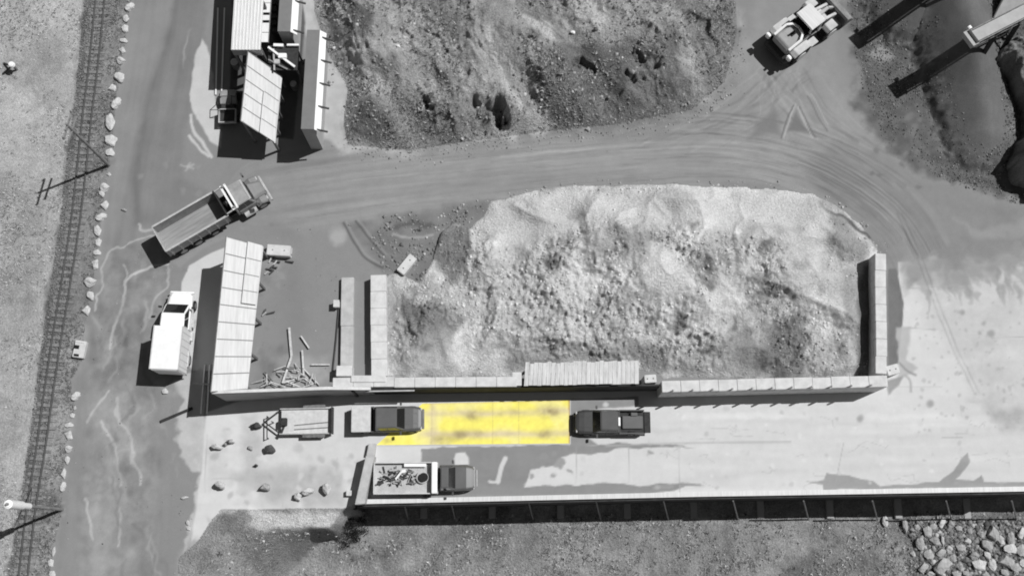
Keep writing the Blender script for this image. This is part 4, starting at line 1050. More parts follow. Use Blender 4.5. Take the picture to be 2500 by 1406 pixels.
def dump_truck():
    a, b = at(398, 592, 1.6), at(640, 452, 1.6); d = b - a; rz = math.atan2(d.y, d.x); L = d.length
    m = lerp(a, b, .5); t = thing('dump_truck', 'dark-cabbed dump truck with an empty pale tipper body turning into the yard', 'dump truck', (m.x, m.y, 0), rz)
    F, R = L / 2, -L / 2
    MB().bx(R + .5, F - .7, -.42, .42, .75, 1.05).build('chassis', M['dark_steel'], t)
    # tipper body
    x0, x1 = R + .0, R + 5.35; hw, zf, zt = 1.16, 1.35, 2.55
    MB().bx(x0, x1, -hw + .1, hw - .1, 1.15, zf).build('tipper_floor', M['bed_steel'], t)
    for s in (-1, 1):
        w = MB(); w.hexa([(x0, s * (hw - .16), 1.16), (x1, s * (hw - .16), 1.16), (x1, s * (hw - .04), 1.16), (x0, s * (hw - .04), 1.16), (x0, s * (hw - .08), zt), (x1, s * (hw - .08), zt), (x1, s * hw, zt), (x0, s * hw, zt)])
        side = w.build('tipper_side', M['truck_pale'], t)
        r = MB(); r.bx(x0, x1 + .1, min(s * (hw - .1), s * (hw + .05)), max(s * (hw - .1), s * (hw + .05)), zt, zt + .1)
        r.build('top_rail', M['pale_steel'], side)
        r = MB()
        for k in range(7): xx = x0 + .2 + k * .8; r.bx(xx, xx + .1, min(s * (hw - .03), s * (hw + .07)), max(s * (hw - .03), s * (hw + .07)), 1.2, zt)
        r.build('side_ribs', M['truck_pale'], side)
    MB().bx(x0 - .09, x0 - .003, -hw, hw, 1.1, zt + .1).build('tailgate', M['pale_steel'], t, .02)
    MB().bx(x1, x1 + .08, -hw, hw, 1.16, zt + .25).build('front_bulkhead', M['bed_liner'], t)
    # gap with hoist
    MB().bx(x1 + .1, x1 + .75, -.9, .9, 1.06, 1.5).build('hoist_frame', M['black'], t)
    MB().cyl((x1 + .35, 0, 1.4), (x1 + .35, 0, 2.3), .14, n=12).build('hoist_ram', M['mid_steel'], t)
    # cab guard
    g = MB()
    for k, w_ in ((0, .16), (1, .16)): g.bx(x1 + .62 + k * .34, x1 + .62 + k * .34 + w_, -1.12, 1.12, 2.85, 2.93)
    g.build('cab_guard', M['white_paint'], t)
    for y in (-1.05, 1.05): MB().beam((x1 + .04, y, 2.7), (x1 + 1.1, y, 2.89), .1).build('guard_arm', M['pale_steel'], t)
    # cab
    xc0, xw = x1 + .95, x1 + 2.45
    MB().loft([ring(xc0, 1.05, .9, 1.75, .1), ring(xw, 1.03, .9, 1.75, .1)]).build('cab_base', M['car_grey'], t, .03)
    cabin(t, xc0, xw, 1.02, 1.74, 2.75, M['truck_pale'], .35, .04, .10)
    MB().bx(xw - .42, xw - .15, -.9, .9, 2.60, 2.66).build('visor', M['pale_steel'], t)
    # hood
    MB().loft([ring(xw, .78, .95, 1.86, .18), ring(F - .55, .68, .95, 1.68, .2), ring(F - .1, .6, .9, 1.5, .2), ring(F, .5, .9, 1.35, .2)]).build('hood', M['car_grey'], t, .03)
    for s in (-1, 1):
        MB().loft([[(x, s * y, z) for y, z in ((.62, zl), (1.2, zl), (1.2, zh - .1), (1.08, zh), (.62, zh))] for x, zl, zh in ((xw - .1, .9, 1.25), (xw + .35, 1.05, 1.42), (F - .75, 1.05, 1.42), (F - .2, .85, 1.2))]).build('fender', M['car_grey'], t, .03)
        MB().cyl((xc0 + .2, s * 1.08, .72), (xc0 + 1.25, s * 1.08, .72), .3, n=16).build('fuel_tank', M['pale_steel'], t)
        MB().cyl((xc0 - .12, s * .95, 1.1), (xc0 - .12, s * .95, 3.1), .09, n=12).build('exhaust_stack', M['rim'], t)
        MB().box((F - .16, s * .92, 1.12), (.1, .3, .18)).build('headlight', M['lens'], t, .02)
        MB().box((xw + .1, s * 1.32, 2.2), (.14, .28, .5)).build('mirror', M['mid_steel'], t, .02)
    MB().bx(F - .02, F + .16, -1.15, 1.15, .5, .85).build('front_bumper', M['pale_steel'], t, .04)
    gr = MB(); gr.bx(F + .004, F + .05, -.45, .45, .92, 1.34); gr.build('grille', M['pale_steel'], t)
    for s in (-1, 1):
        wheel(t, F - .75, s * 1.0, .52, .32)
        for x in (R + .95, R + 2.25): 
            wheel(t, x, s * .98, .52, .28); wheel(t, x, s * .66, .52, .26)
        wheel(t, R + 3.75, s * .95, .46, .28)
    MB().bx(x0 - .14, x0 - .095, -.9, .9, .9, 1.08).build('tail_bar', M['dark_steel'], t)
dump_truck()

def white_truck():
    a, b = at(396, 905, 1.6), at(446, 712, 1.6)
    a, b = at(424, 914, 0.6), at(443, 714, .9)
    d = b - a; rz = math.atan2(d.y, d.x); L = d.length
    m = lerp(a, b, .5); t = thing('box_truck', 'clean white box truck parked beside the lower shed', 'truck', (m.x, m.y, 0), rz)
    F, R = L / 2, -L / 2; W = M['white_paint']
    x1 = R + 3.3
    MB().bx(R, F - .4, -.45, .45, .5, .85).build('chassis', M['dark_steel'], t)
    bx_ = MB().bx(R, x1, -1.08, 1.08, .9, 3.2).build('cargo_box', W, t, .04)
    for y in (-1.085, 1.085): MB().bx(R - .02, x1 + .02, y - .025, y + .025, 3.1, 3.22).build('edge_rail', M['offwhite'], bx_)
    b = MB()
    for k in range(6): xx = R + .3 + k * .52; b.bx(xx, xx + .04, -1.1, -1.083, .95, 3.08)
    b.build('side_ribs', M['offwhite'], bx_)
    dr = MB().bx(R - .05, R - .004, -1.0, 1.0, .95, 3.05).build('rear_door', W, t)
    xw = F - 1.25; xc = x1 + .1
    MB().loft([ring(xc, 1.0, .5, 1.45, .08), ring(xw, 1.0, .5, 1.42, .12)]).build('cab_base', W, t, .03)
    cabin(t, xc, xw + .25, .98, 1.42, 2.45, W, 1.0, .03, .08)
    MB().loft([ring(xw, .98, .5, 1.40, .22), ring(F - .5, .94, .5, 1.28, .25), ring(F - .12, .85, .5, 1.12, .25), ring(F, .65, .55, 1.0, .2)]).build('hood', W, t, .04)
    for x, dual in ((F - .95, 0), (R + 1.15, 1)):
        for s in (-1, 1):
            wheel(t, x, s * .93, .42, .28)
            if dual: wheel(t, x, s * .62, .42, .26)
    MB().bx(F - .02, F + .12, -.95, .95, .45, .72).build('front_bumper', W, t, .04)
    mirrors(t, xw - .1, 1.12, 1.7, M['bed_liner'])
    lights(t, F - .16, R - .03, .72, .98, .92, .8)
    st_ = MB(); 
    for k in range(2): st_.bx(xc + .3 + k * .0, xc + 1.0, -1.22, -1.02, .42 + k * .3, .48 + k * .3)
    st_.build('step', M['pale_steel'], t)
    MB().cyl((xc - .1, -.95, .62), (xc - .75, -.95, .62), .26, n=14).build('fuel_tank', M['offwhite'], t)
    MB().bx(R + .6, R + 1.75, -1.13, -1.085, .75, 1.0).build('mudguard', M['offwhite'], t)
white_truck()

def loader():
    a, b = at(1893, 130, 1.2), at(2100, -28, 1.2); d = b - a; rz = math.atan2(d.y, d.x)
    m = lerp(a, b, .40) + (at(1955, 90, 1.2) - at(1968, 84, 1.2)); t = thing('wheel_loader', 'large pale wheel loader driving away at the top edge', 'wheel loader', (m.x, m.y, zg(m.x, m.y)), rz)
    Y = M['loader']
    for x in (-1.75, 1.75):
        for s in (-1, 1):
            o = MB().cyl((x, s * 1.08 - .33, .85), (x, s * 1.08 + .33, .85), .85, n=26).build('wheel', M['rubber'], t, .06)
            MB().cyl((x, s * 1.42 - .05, .85), (x, s * 1.42 + .01, .85), .45, n=18).build('rim', Y, o)
            lug = MB()
            for k in range(18):
                an = k / 18 * 2 * math.pi; lug.box((x + math.cos(an) * .85, s * 1.08, .85 + math.sin(an) * .85), (.09, .6, .10), 0, -an)
            lug.build('tread_lugs', M['rubber'], o)
    MB().bx(-3.1, -.2, -.75, .75, .8, 1.5).build('rear_frame', M['dark_steel'], t)
    MB().loft([ring(-3.05, .74, 1.4, 2.05, .2), ring(-2.8, .82, 1.4, 2.25, .25), ring(-.95, .82, 1.4, 2.4, .25), ring(-.7, .80, 1.4, 2.4, .25)]).build('engine_hood', M['loader_hood'], t, .04)
    MB().loft([ring(-3.45, 1.0, .65, 1.35, .15), ring(-3.0, 1.2, .6, 1.5, .15)]).build('counterweight', M['bed_liner'], t, .04)
    for s in (-1, 1):
        MB().bx(-3.3, -3.0, min(s * .95, s * 1.3), max(s * .95, s * 1.3), 1.45, 1.95).build('rear_lamp_pod', M['white_paint'], t, .05)
        MB().loft([[(x, s * y, z) for y, z in ((.84, zl), (1.42, zl), (1.42, zl + .12), (.84, zl + .12))] for x, zl in ((-2.75, 1.55), (-2.4, 1.78), (-1.1, 1.78), (-.75, 1.5))]).build('rear_fender', Y, t, .03)
        MB().beam((-3.0, s * .78, 2.3), (-1.75, s * .78, 2.56), .17, .12).beam((-1.75, s * .78, 2.56), (-1.25, s * .5, 2.6), .17, .12).beam((-1.25, s * .5, 2.6), (-1.12, s * .02, 2.6), .17, .12).build('hood_rail', M['white_paint'], t)
        MB().loft([[(x, s * y, z) for y, z in ((.75, zl), (1.42, zl), (1.42, zl + .1), (.75, zl + .1))] for x, zl in ((1.0, 1.5), (1.25, 1.76), (2.1, 1.78))]).build('front_fender', Y, t, .03)
        MB().bx(-.7, .1, min(s * .85, s * 1.4), max(s * .85, s * 1.4), 1.2, 1.3).build('access_step', Y, t, .02)
    MB().bx(-1.2, -.72, -.83, .83, 2.405, 2.44).build('vent_panel', M['black'], t)
    MB().cyl((-1.7, 0, 2.3), (-1.7, 0, 2.95), .08, n=12).build('exhaust', M['black'], t)
    MB().bx(-1.95, -1.45, -.14, .14, 2.36, 2.42).build('air_grille', M['black'], t)
    c = MB(); c.hexa([(-.75, -.72, 1.5), (.65, -.72, 1.5), (.65, .72, 1.5), (-.75, .72, 1.5), (-.65, -.72, 3.2), (.5, -.72, 3.2), (.5, .72, 3.2), (-.65, .72, 3.2)])
    c.build('cab', M['glass'], t, .04)
    MB().bx(-.85, .72, -.84, .84, 3.2, 3.34).build('cab_roof', M['white_sheet'], t, .06)
    p_ = MB()
    for x in (-.68, .58):
        for y in (-.73, .73): p_.bx(x - .06, x + .06, y - .05, y + .05, 1.4, 3.2)
    p_.build('cab_pillars', Y, t)
    MB().bx(.7, 2.1, -.5, .5, .8, 1.55).build('front_frame', Y, t, .03)
    for s in (-1, 1):
        MB().beam((1.2, s * .48, 1.95), (3.3, s * .48, .85), .2, .42).build('lift_arm', Y, t, .02)
        MB().cyl((1.0, s * .3, 1.2), (2.6, s * .42, 1.0), .09, n=10).build('lift_ram', M['rim'], t)
    MB().beam((1.1, 0, 2.0), (2.3, 0, 2.15), .22, .22).beam((2.3, 0, 2.15), (3.3, 0, 1.1), .16, .2).build('tilt_link', Y, t)
    b = MB(); b.prism([(3.25, .35), (3.2, 1.3), (3.35, 1.45), (3.45, 1.3), (3.5, .5), (4.5, .32), (4.5, .26), (3.5, .28)], -1.45, 1.45)
    for s in (-1, 1): b.prism([(3.3, .35), (3.35, 1.3), (3.9, 1.0), (4.45, .35)], s * 1.45 - .03, s * 1.45 + .03)
    b.build('bucket', M['mid_steel'], t)
    for o in t.children:
        if o.name.startswith('wheel'):
            cx = -1.75 if o.data.vertices[0].co.x < 0 else 1.75; d_ = cx * -.15
            for q in [o] + list(o.children): q.data.transform(Matrix.Translation((d_, 0, 0)))
        else: o.data.transform(Matrix.Diagonal((.85, 1, 1, 1)))
    t.scale = (1.12, 1.12, 1.08)
loader()

# ================================================================== CONVEYORS
def conveyor(label, head, hz, tail, tz, legs, group='stacker conveyors over the gravel', hopper_=True):
    a, b = head, tail
    o = Vector((a.x, a.y, 0)); t = thing('stacker_conveyor', label, 'conveyor', (a.x, a.y, 0), 0, group)
    A, B = Vector((0, 0, hz)), b - o; B.z = tz
    MB().beam(A, B, .92, .10).build('belt', M['belt'], t)
    d = (B - A).normalized(); s = d.cross(Vector((0, 0, 1))).normalized()
    for k in (-1, 1):
        f = MB(); off = s * (.55 * k)
        f.beam(A + off + Vector((0, 0, -.02)), B + off + Vector((0, 0, -.02)), .08, .16); f.beam(A + off + Vector((0, 0, -.75)), B + off + Vector((0, 0, -.75)), .07, .1)
        n = 14
        for i in range(n):
            p, q = lerp(A, B, i / n) + off, lerp(A, B, (i + 1) / n) + off
            dn = Vector((0, 0, -.72))
            f.beam(p + (dn if i % 2 else Vector()), q + (Vector() if i % 2 else dn), .05)
        f.build('truss', M['mid_steel'], t)
    MB().cyl(A - s * .6, A + s * .6, .22, n=14).build('head_pulley', M['dark_steel'], t)
    c = A - d * .1; MB().hexa([c - s * .62 - d * .35 + Vector((0, 0, -.5)), c + s * .62 - d * .35 + Vector((0, 0, -.5)), c + s * .62 + d * .35 + Vector((0, 0, -.3)), c - s * .62 + d * .35 + Vector((0, 0, -.3)),
                               c - s * .66 - d * .4 + Vector((0, 0, .12)), c + s * .66 - d * .4 + Vector((0, 0, .12)), c + s * .66 + d * .3 + Vector((0, 0, .06)), c - s * .66 + d * .3 + Vector((0, 0, .06))]).build('head_guard', M['belt'], t)
    MB().cyl(A - s * .9 + d * .3, A - s * .65 + d * .3, .2, n=12).build('motor', M['white_paint'], t)
    for k in legs:
        p = lerp(A, B, k)
        for q in (-1, 1): MB().beam(p + s * (.5 * q) + Vector((0, 0, -.7)), Vector((p.x, p.y, 0)) + s * (1.5 * q) - d * .9, .30).build('leg', M['dark_steel'], t)
        MB().beam(Vector((p.x, p.y, p.z * .45)) - s * .9, Vector((p.x, p.y, p.z * .45)) + s * .9, .1).build('leg_brace', M['dark_steel'], t)
    return t
h1 = at(2374, 92, 6.3); e1 = at(2486, 36, 4.9); e1 = h1 + (e1 - h1) * 1.6
conveyor('stacker conveyor with pale belt reaching in at the top right edge', h1, 6.3, e1, 4.3, (.30, .62))
g2 = at(2098, 98, 0); k2 = 1 / math.tan(SUN_EL); n2_ = math.hypot(*SUN_AZ)
h2 = Vector((g2.x + SUN_AZ[0] / n2_ * 6.3 * k2, g2.y + SUN_AZ[1] / n2_ * 6.3 * k2, 6.3))
ee = at(2290, -40, 0) - at(2098, 98, 0); ee.normalize()
conveyor('stacker conveyor beyond the top edge whose shadow crosses the gravel', h2, 6.3, Vector((h2.x + ee.x * 11, h2.y + ee.y * 11, 4.0)), 4.0, (.3, .7))
def screener():
    p = at(2462, 20, 2.0); t = thing('screening_machine', 'pale screening machine in the top right corner behind the conveyor', 'machine', (p.x, p.y, 0), math.radians(62))
    MB().bx(-2.2, 2.4, -.9, .9, 1.0, 1.4).build('chassis', M['dark_steel'], t)
    MB().hexa([(-1.6, -.8, 1.6), (1.2, -.8, 2.3), (1.2, .8, 2.3), (-1.6, .8, 1.6), (-1.6, -.8, 2.4), (1.2, -.8, 3.1), (1.2, .8, 3.1), (-1.6, .8, 2.4)]).build('screen_box', M['belt'], t, .04)
    MB().hexa([(1.4, -.6, 1.8), (2.4, -.6, 1.8), (2.4, .6, 1.8), (1.4, .6, 1.8), (1.2, -1.2, 3.0), (2.9, -1.2, 3.0), (2.9, 1.2, 3.0), (1.2, 1.2, 3.0)]).build('feed_hopper', M['mid_steel'], t, .03)
    for x in (-1.4, .2, 1.8):
        for s in (-1, 1): MB().cyl((x, s * .95 - .15, .5), (x, s * .95 + .15, .5), .5, n=18).build('wheel', M['rubber'], t, .03)
screener()
# ================================================================== HEAPS
HEAPS = {}
def heap(name, label, cat, pts, zf, st=.10, tone=None, m=None, z0=0.0, kind=None, base=None):
    poly = P2(pts, z0); lo, hi = poly.min(0) - .4, poly.max(0) + .4
    X, Y = np.meshgrid(np.arange(lo[0], hi[0], st), np.arange(lo[1], hi[1], st))
    d = -sdf(X + fbm(X, Y, 1.2, 3, 55) * .25, Y + fbm(X, Y, 1.2, 3, 56) * .25, poly)
    G = zground(X, Y) if base is None else base(X, Y)
    Z = G + zf(X, Y, d)
    Z = np.where(d < 0, G - .02 + np.maximum(d, -.5) * .5, Z)
    col = np.clip(lin(tone(X, Y, d)) / KLIN, .004, .9)
    keep = (d[:-1, :-1] > -.35) | (d[1:, 1:] > -.35)
    HEAPS[label] = (X[0], Y[:, 0], Z, d)
    o = grid_mesh(name, X, Y, Z, np.repeat(col[..., None], 3, 2), m, keep)
    return tag(o, label, cat, None, kind)
M_RUB = ground_mat('rubble', .09, 2.6, .20, 8.0, .9, 5.0, .20)
M_GRAV = ground_mat('gravel', .05, 2.0, .16, 14.0, .6, 16.0, .06)
BAY = [(942, 672), (965, 664), (1030, 690), (1060, 640), (1075, 575), (1110, 545), (1150, 560), (1200, 495), (1290, 470), (1400, 456), (1560, 452), (1740, 455), (1880, 462), (1990, 478), (2040, 500), (2095, 545), (2140, 600), (2136, 640), (2136, 924), (1618, 924), (1600, 906), (1280, 906), (1262, 921), (944, 921)]
def bay_z(X, Y, d):
    dc = np.clip(d, 0, 50)
    z = 1.05 * (1 - np.exp(-dc / 1.6))
    far = P2([(1180, 560), (1500, 500), (2000, 520), (2050, 700), (1900, 800), (1300, 780)], 1.0)
    z += .85 * sstep(-sdf(X, Y, far) / 3.5)
    rough = bay_rough(X, Y)
    z += (fbm(X, Y, 3.4, 2, 61) * .95 + (ridged(X + fbm(X, Y, 3, 2, 68), Y, 4.6, 2, 69) - .5) * .8 + (ridged(X * .8 + Y * .5, -X * .5 + Y * .8, 1.5, 4, 62) - .45) * .34 * rough + fbm(X, Y, .8, 4, 63) * .17 * rough + fbm(X, Y, .28, 2, 65) * .26 * rough ** 1.5) * sstep(dc / 1.0)
    for u, v, r, hh in ((1105, 590, 1.8, .6), (1420, 590, 3.0, .55), (1600, 640, 3.5, .6), (1780, 780, 3.0, .5), (1330, 760, 3.0, .5), (1180, 660, 2.2, .35), (1000, 850, 2.5, .5), (1900, 860, 2.4, .45), (1560, 790, 2.4, .5), (1730, 610, 2.2, .6)):
        c = at(u, v, 1.0); z += hh * np.exp(-((X - c.x) ** 2 + (Y - c.y) ** 2) / r ** 2)
    we = np.minimum.reduce([np.clip((X - at(2135, 700, 1)[0]) * -1, 0, 9)])
    z *= 1 - .85 * np.exp(-(we / 1.5) ** 2) * (1 - .5 * sstep((Y - at(2135, 790, 1)[1]) / .8))
    lo = .32 * sstep(dc / 1.0); return lo + np.logaddexp(0, (z - lo) * 6) / 6 - .06
def bay_rough(X, Y):
    r = .52 + 1.25 * fbm(X, Y, 3.4, 4, 64)
    for u, v, q in ((1345, 620, 1.6), (1410, 570, 1.6), (1700, 670, 1.8), (1870, 650, 1.5), (1750, 830, 2.2), (1460, 800, 2.0), (1570, 860, 2.2), (1050, 780, 2.2), (1000, 870, 1.6), (1890, 850, 2.0), (1660, 780, 1.5), (1500, 640, 1.6)):
        c = at(u, v, 1.2); r = r + .55 * np.exp(-((X - c.x) ** 2 + (Y - c.y) ** 2) / q ** 2)
    sm = P2([(1200, 490), (1400, 455), (1990, 470), (2040, 540), (2040, 620), (1900, 590), (1700, 560), (1500, 530), (1300, 580), (1200, 640)], 1.4)
    r = r * (1 - .8 * sstep(.5 - sdf(X, Y, sm) / 2.0))
    return np.clip(r, .05, 1.15)
def bay_tone(X, Y, d):
    P = Paint(X, Y, .745); rg = bay_rough(X, Y)
    P.t += P.n1 * .04 - (rg - .3) * .075 + fbm(X, Y, 1.0, 4, 66) * .08 + .125
    cl = ridged(X, Y, 1.5, 4, 67)
    P.t += (sstep((fbm(X, Y, 2.4, 4, 70) + .12) * 3.2) - .5) * .11
    P.t -= sstep((cl - .62) * 5) * .16 * rg
    z = 1.4
    P.poly([(1190, 500), (1400, 458), (1600, 452), (1990, 475), (2030, 560), (2040, 640), (1880, 570), (1720, 540), (1640, 520), (1560, 560), (1400, 560), (1250, 560)], .86, .9, .9, .8, n1=.02, n2=.03, z=z)
    P.poly([(1205, 500), (1380, 470), (1370, 560), (1300, 640), (1240, 620), (1205, 560)], .83, .5, .6, .7, n2=.04, z=z)
    P.poly([(1090, 700), (1170, 600), (1280, 600), (1310, 680), (1380, 700), (1370, 800), (1250, 760), (1120, 760)], .82, .6, .7, .75, n2=.04, z=z)
    P.poly([(1620, 455), (1690, 460), (1660, 560), (1600, 640), (1580, 560)], .77, .6, .7, .6, z=z)
    P.poly([(1470, 560), (1600, 555), (1560, 620), (1480, 600)], .60, .5, .8, .7, n2=.06, z=z)
    P.poly([(1060, 560), (1110, 530), (1145, 555), (1150, 620), (1110, 690), (1070, 660)], .54, .3, .5, .9, n2=.10, z=.8)
    P.line([(1142, 545), (1145, 580), (1138, 620)], .40, .25, .15, .8, .2, z=.8)
    P.poly([(955, 690), (1060, 740), (1130, 790), (1080, 850), (1010, 830), (970, 760)], .52, .6, .8, .8, n1=.05, n2=.08, z=1)
    P.poly([(980, 800), (1100, 800), (1120, 900), (960, 915)], .66, .7, .8, .6, n2=.09, z=1)
    P.poly([(1870, 790), (1960, 770), (1990, 830), (1950, 910), (1850, 915), (1840, 860)], .47, .6, .8, .85, n2=.10, z=1)
    P.poly([(1780, 800), (1850, 800), (1840, 910), (1760, 915)], .60, .6, .8, .7, n2=.10, z=1)
    P.poly([(1530, 820), (1640, 850), (1640, 900), (1560, 905)], .54, .4, .8, .8, n2=.10, z=1)
    P.poly([(1240, 850), (1560, 840), (1560, 885), (1250, 905)], .60, .4, .8, .6, n2=.10, z=1)
    P.poly([(2030, 500), (2080, 540), (2130, 610), (2110, 640), (2050, 640), (2030, 560)], .62, .3, .6, .8, n2=.08, z=1)
    P.poly([(2050, 650), (2130, 640), (2100, 900), (2060, 780)], .64, .5, .6, .7, n2=.06, z=1)
    P.poly([(2105, 650), (2140, 630), (2140, 925), (2088, 925), (2088, 800)], .46, .3, .3, .9, n2=.05, z=.3)  # painted shade: darker tone where the east wall's shadow falls
    P.poly([(2000, 830), (2080, 800), (2095, 915), (1970, 915)], .76, .5, .7, .7, n2=.06, z=1)
    P.poly([(945, 676), (990, 690), (1010, 720), (965, 740), (968, 830), (985, 918), (945, 918)], .82, .35, .5, .85, n2=.04, z=.8)
    P.line([(2010, 492), (2040, 515), (2090, 545), (2155, 605)], .36, .3, .14, .85, .35, brk=.9, z=.6)
    for u, v, r, tn in ((1335, 640, 16, .30), (1345, 600, 10, .42), (1715, 650, 12, .32), (1730, 690, 14, .36), (1870, 610, 14, .36), (1870, 720, 18, .40), (1668, 785, 16, .34), (1790, 780, 12, .36), (1745, 860, 16, .40), (1385, 580, 14, .48), (1690, 560, 18, .50), (1400, 520, 14, .60), (1590, 590, 14, .50), (1000, 745, 14, .40), (1130, 770, 10, .38), (1040, 860, 12, .44), (1500, 800, 16, .55), (1600, 780, 18, .52), (1450, 650, 14, .62), (1250, 690, 10, .66), (1950, 640, 16, .66), (2000, 700, 12, .64)):
        P.blob(u, v, r, tn, .35, .9, .6, n2=.10, z=1.4)
    return P.t
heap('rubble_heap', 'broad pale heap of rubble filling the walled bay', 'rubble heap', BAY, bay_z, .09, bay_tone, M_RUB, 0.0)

def cone(label, u, v, h, r, ang, tone, seed, name='gravel_heap', grp=None, sy=1.0):
    c = at(u, v, 0); pts = []
    rs = np.random.RandomState(seed)
    P_ = [(c.x + r * math.cos(a) * (1 + rs.uniform(-.08, .08)), c.y + r * sy * math.sin(a) * (1 + rs.uniform(-.08, .08))) for a in np.linspace(0, 2 * math.pi, 16, endpoint=False)]
    global P2
    keep = P2
    def zf(X, Y, d):
        q = np.sqrt((X - c.x) ** 2 + ((Y - c.y) / sy) ** 2) / r
        z = h * np.clip(1 - q, 0, 1) ** .95 * (1 - .12 * np.exp(-(q / .12) ** 2))
        out = sstep((q - .45) / .5)
        z = z * sstep(np.clip(d, 0, 9) / 1.8)
        return z + (fbm(X, Y, 1.0, 4, seed + 1) * .12 + (ridged(X, Y, 1.0, 4, seed) - .45) * .55 + fbm(X, Y, .35, 3, seed + 6) * .2) * out * sstep(np.clip(d, 0, 9) / .6) + fbm(X, Y, .5, 2, seed + 5) * .03
    def tn(X, Y, d):
        q = np.sqrt((X - c.x) ** 2 + ((Y - c.y) / sy) ** 2) / r
        th = np.arctan2(Y - c.y, X - c.x)
        return tone + sstep((q - .80) / .25) * (.50 - tone) + fbm(X, Y, 2.0, 4, seed + 2) * .03 + fbm(th * 3 * r, q * 2, 1.0, 3, seed + 3) * .025 - sstep((q - .5) / .5) * .02 + fbm(X, Y, .4, 3, seed + 4) * .14 * sstep((q - .4) / .5)
    P2 = lambda p, z=0: np.array(p)
    o = heap(name, label, 'gravel heap', P_, zf, .10, tn, M_GRAV); P2 = keep
    return o
def ridge_heap():
    A, B = at(2318, 30, 0), at(2392, 330, 0); R, H = 4.1, 3.7
    def cap(X, Y):
        ex, ey = B.x - A.x, B.y - A.y; k = np.clip(((X - A.x) * ex + (Y - A.y) * ey) / (ex * ex + ey * ey), 0, 1)
        w = R * (1.08 - .2 * k) * (1 + .12 * fbm(X, Y, 4.0, 2, 72)); return np.hypot(X - A.x - k * ex, Y - A.y - k * ey) / w, k
    poly = []
    an = math.atan2(B.y - A.y, B.x - A.x)
    for c, a0, w in ((B, an - math.pi / 2, .95), (A, an + math.pi / 2, 1.12)):
        for i in range(9): a = a0 + math.pi * i / 8; poly.append((c.x + R * w * math.cos(a), c.y + R * w * math.sin(a)))
    def zf(X, Y, d):
        q, k = cap(X, Y); out = sstep((q - .55) / .4)
        z = (H * 1.2 * (1 - .55 * np.abs(k - .28) - .15 * k)) * np.clip(1.06 - np.sqrt(q * q + .035), 0, 2) * sstep(np.clip(d, 0, 9) / 1.2)
        return z + (fbm(X, Y, 1.0, 4, 73) * .14 + (ridged(X, Y, 1.0, 4, 74) - .45) * .4) * out * sstep(np.clip(d, 0, 9) / .6) + fbm(X, Y, .5, 2, 75) * .02
    def tn(X, Y, d):
        q, k = cap(X, Y)
        return .44 + fbm(X, Y, 2.0, 4, 76) * .035 + fbm(X * 3, Y * .7, 1.0, 3, 77) * .018 + fbm(X, Y, .4, 3, 78) * .12 * sstep((q - .35) / .4) - .03 * sstep((q - .6) / .3) * sstep((1.0 - q) / .2)
    global P2
    keep = P2; P2 = lambda p, z=0: np.array(p)
    heap('gravel_heap', 'long smooth grey gravel heap under the conveyor head', 'gravel heap', poly, zf, .10, tn, M_GRAV); P2 = keep
ridge_heap()
cone('darker gravel heap behind the loader at the top edge', 2225, 10, 2.0, 5.0, 0, .40, 91)

# rocky bank at the right edge
RK = [(2392, 172), (2430, 120), (2500, 80), (2700, 60), (2700, 520), (2540, 490), (2470, 452), (2452, 400), (2468, 350), (2496, 320), (2478, 270), (2440, 215)]
def rk_z(X, Y, d):
    dc = np.clip(d, 0, 30)
    return (3.0 * (1 - np.exp(-dc / .35)) + dc * .12 + (ridged(X * 1.2, Y, 1.8, 4, 95) - .45) * 1.7 + fbm(X, Y, .6, 3, 96) * .25) * sstep(dc / .5)
def rk_t(X, Y, d):
    return .56 + fbm(X, Y, 1.6, 4, 97) * .10 + fbm(X * 3, Y * .6, 1.0, 3, 98) * .10 - sstep((ridged(X, Y, 1.2, 3, 99) - .6) * 4) * .12
heap('rock_bank', 'rugged pale rock bank with dark clefts at the right edge', 'rock bank', RK, rk_z, .09, rk_t, M_RUB)

# ================================================================== STONES
def rock_mesh(seed, flat=.62, sub=3, rough=.20):
    rs = np.random.RandomState(seed)
    bm = bmesh.new(); bmesh.ops.create_icosphere(bm, subdivisions=sub, radius=1.0)
    cuts = [(Vector(rs.normal(size=3)).normalized(), rs.uniform(.45, .85)) for _ in range(11)]
    for v in bm.verts:
        p = v.co.copy()
        for n, dd in cuts:
            k = p.dot(n) - dd
            if k > 0: p -= n * k
        q = np.array(p)
        nz = float(fbm(np.array([q[0] * 2 + seed]), np.array([q[1] * 2 + q[2] * 1.7]), 1.0, 3, seed)[0])
        p *= 1 + nz * rough
        v.co = Vector((p.x, p.y, p.z * flat))
    me = bpy.data.meshes.new('boulder'); bm.to_mesh(me); bm.free()
    return me
ROCKS = [rock_mesh(200 + i) for i in range(8)]
ROUND = [rock_mesh(300 + i, .7, 3, .10) for i in range(4)]
def stone(name, label, cat, group, u, v, wu, wv, mkey, k, z=0.0, ground=True, sink=.2, mesh=None, hz=None):
    c = at(u, v, z + .25); s = 1 / 30.5
    me = (mesh or ROCKS)[k % len(mesh or ROCKS)].copy(); me.name = name; me.materials.append(M[mkey])
    o = bpy.data.objects.new(name, me); C.objects.link(o)
    h = hz or (wu + wv) / 4 * s * .9
    o.scale = (wu / 2 * s * 1.06, wv / 2 * s * 1.06, h); o.rotation_euler = (0, 0, (k * 1.7) % .5 - .25)
    gz = zg(c.x, c.y); o.location = (c.x, c.y, gz + h * .62 - h * sink * .9)
    return tag(o, label, cat, group)
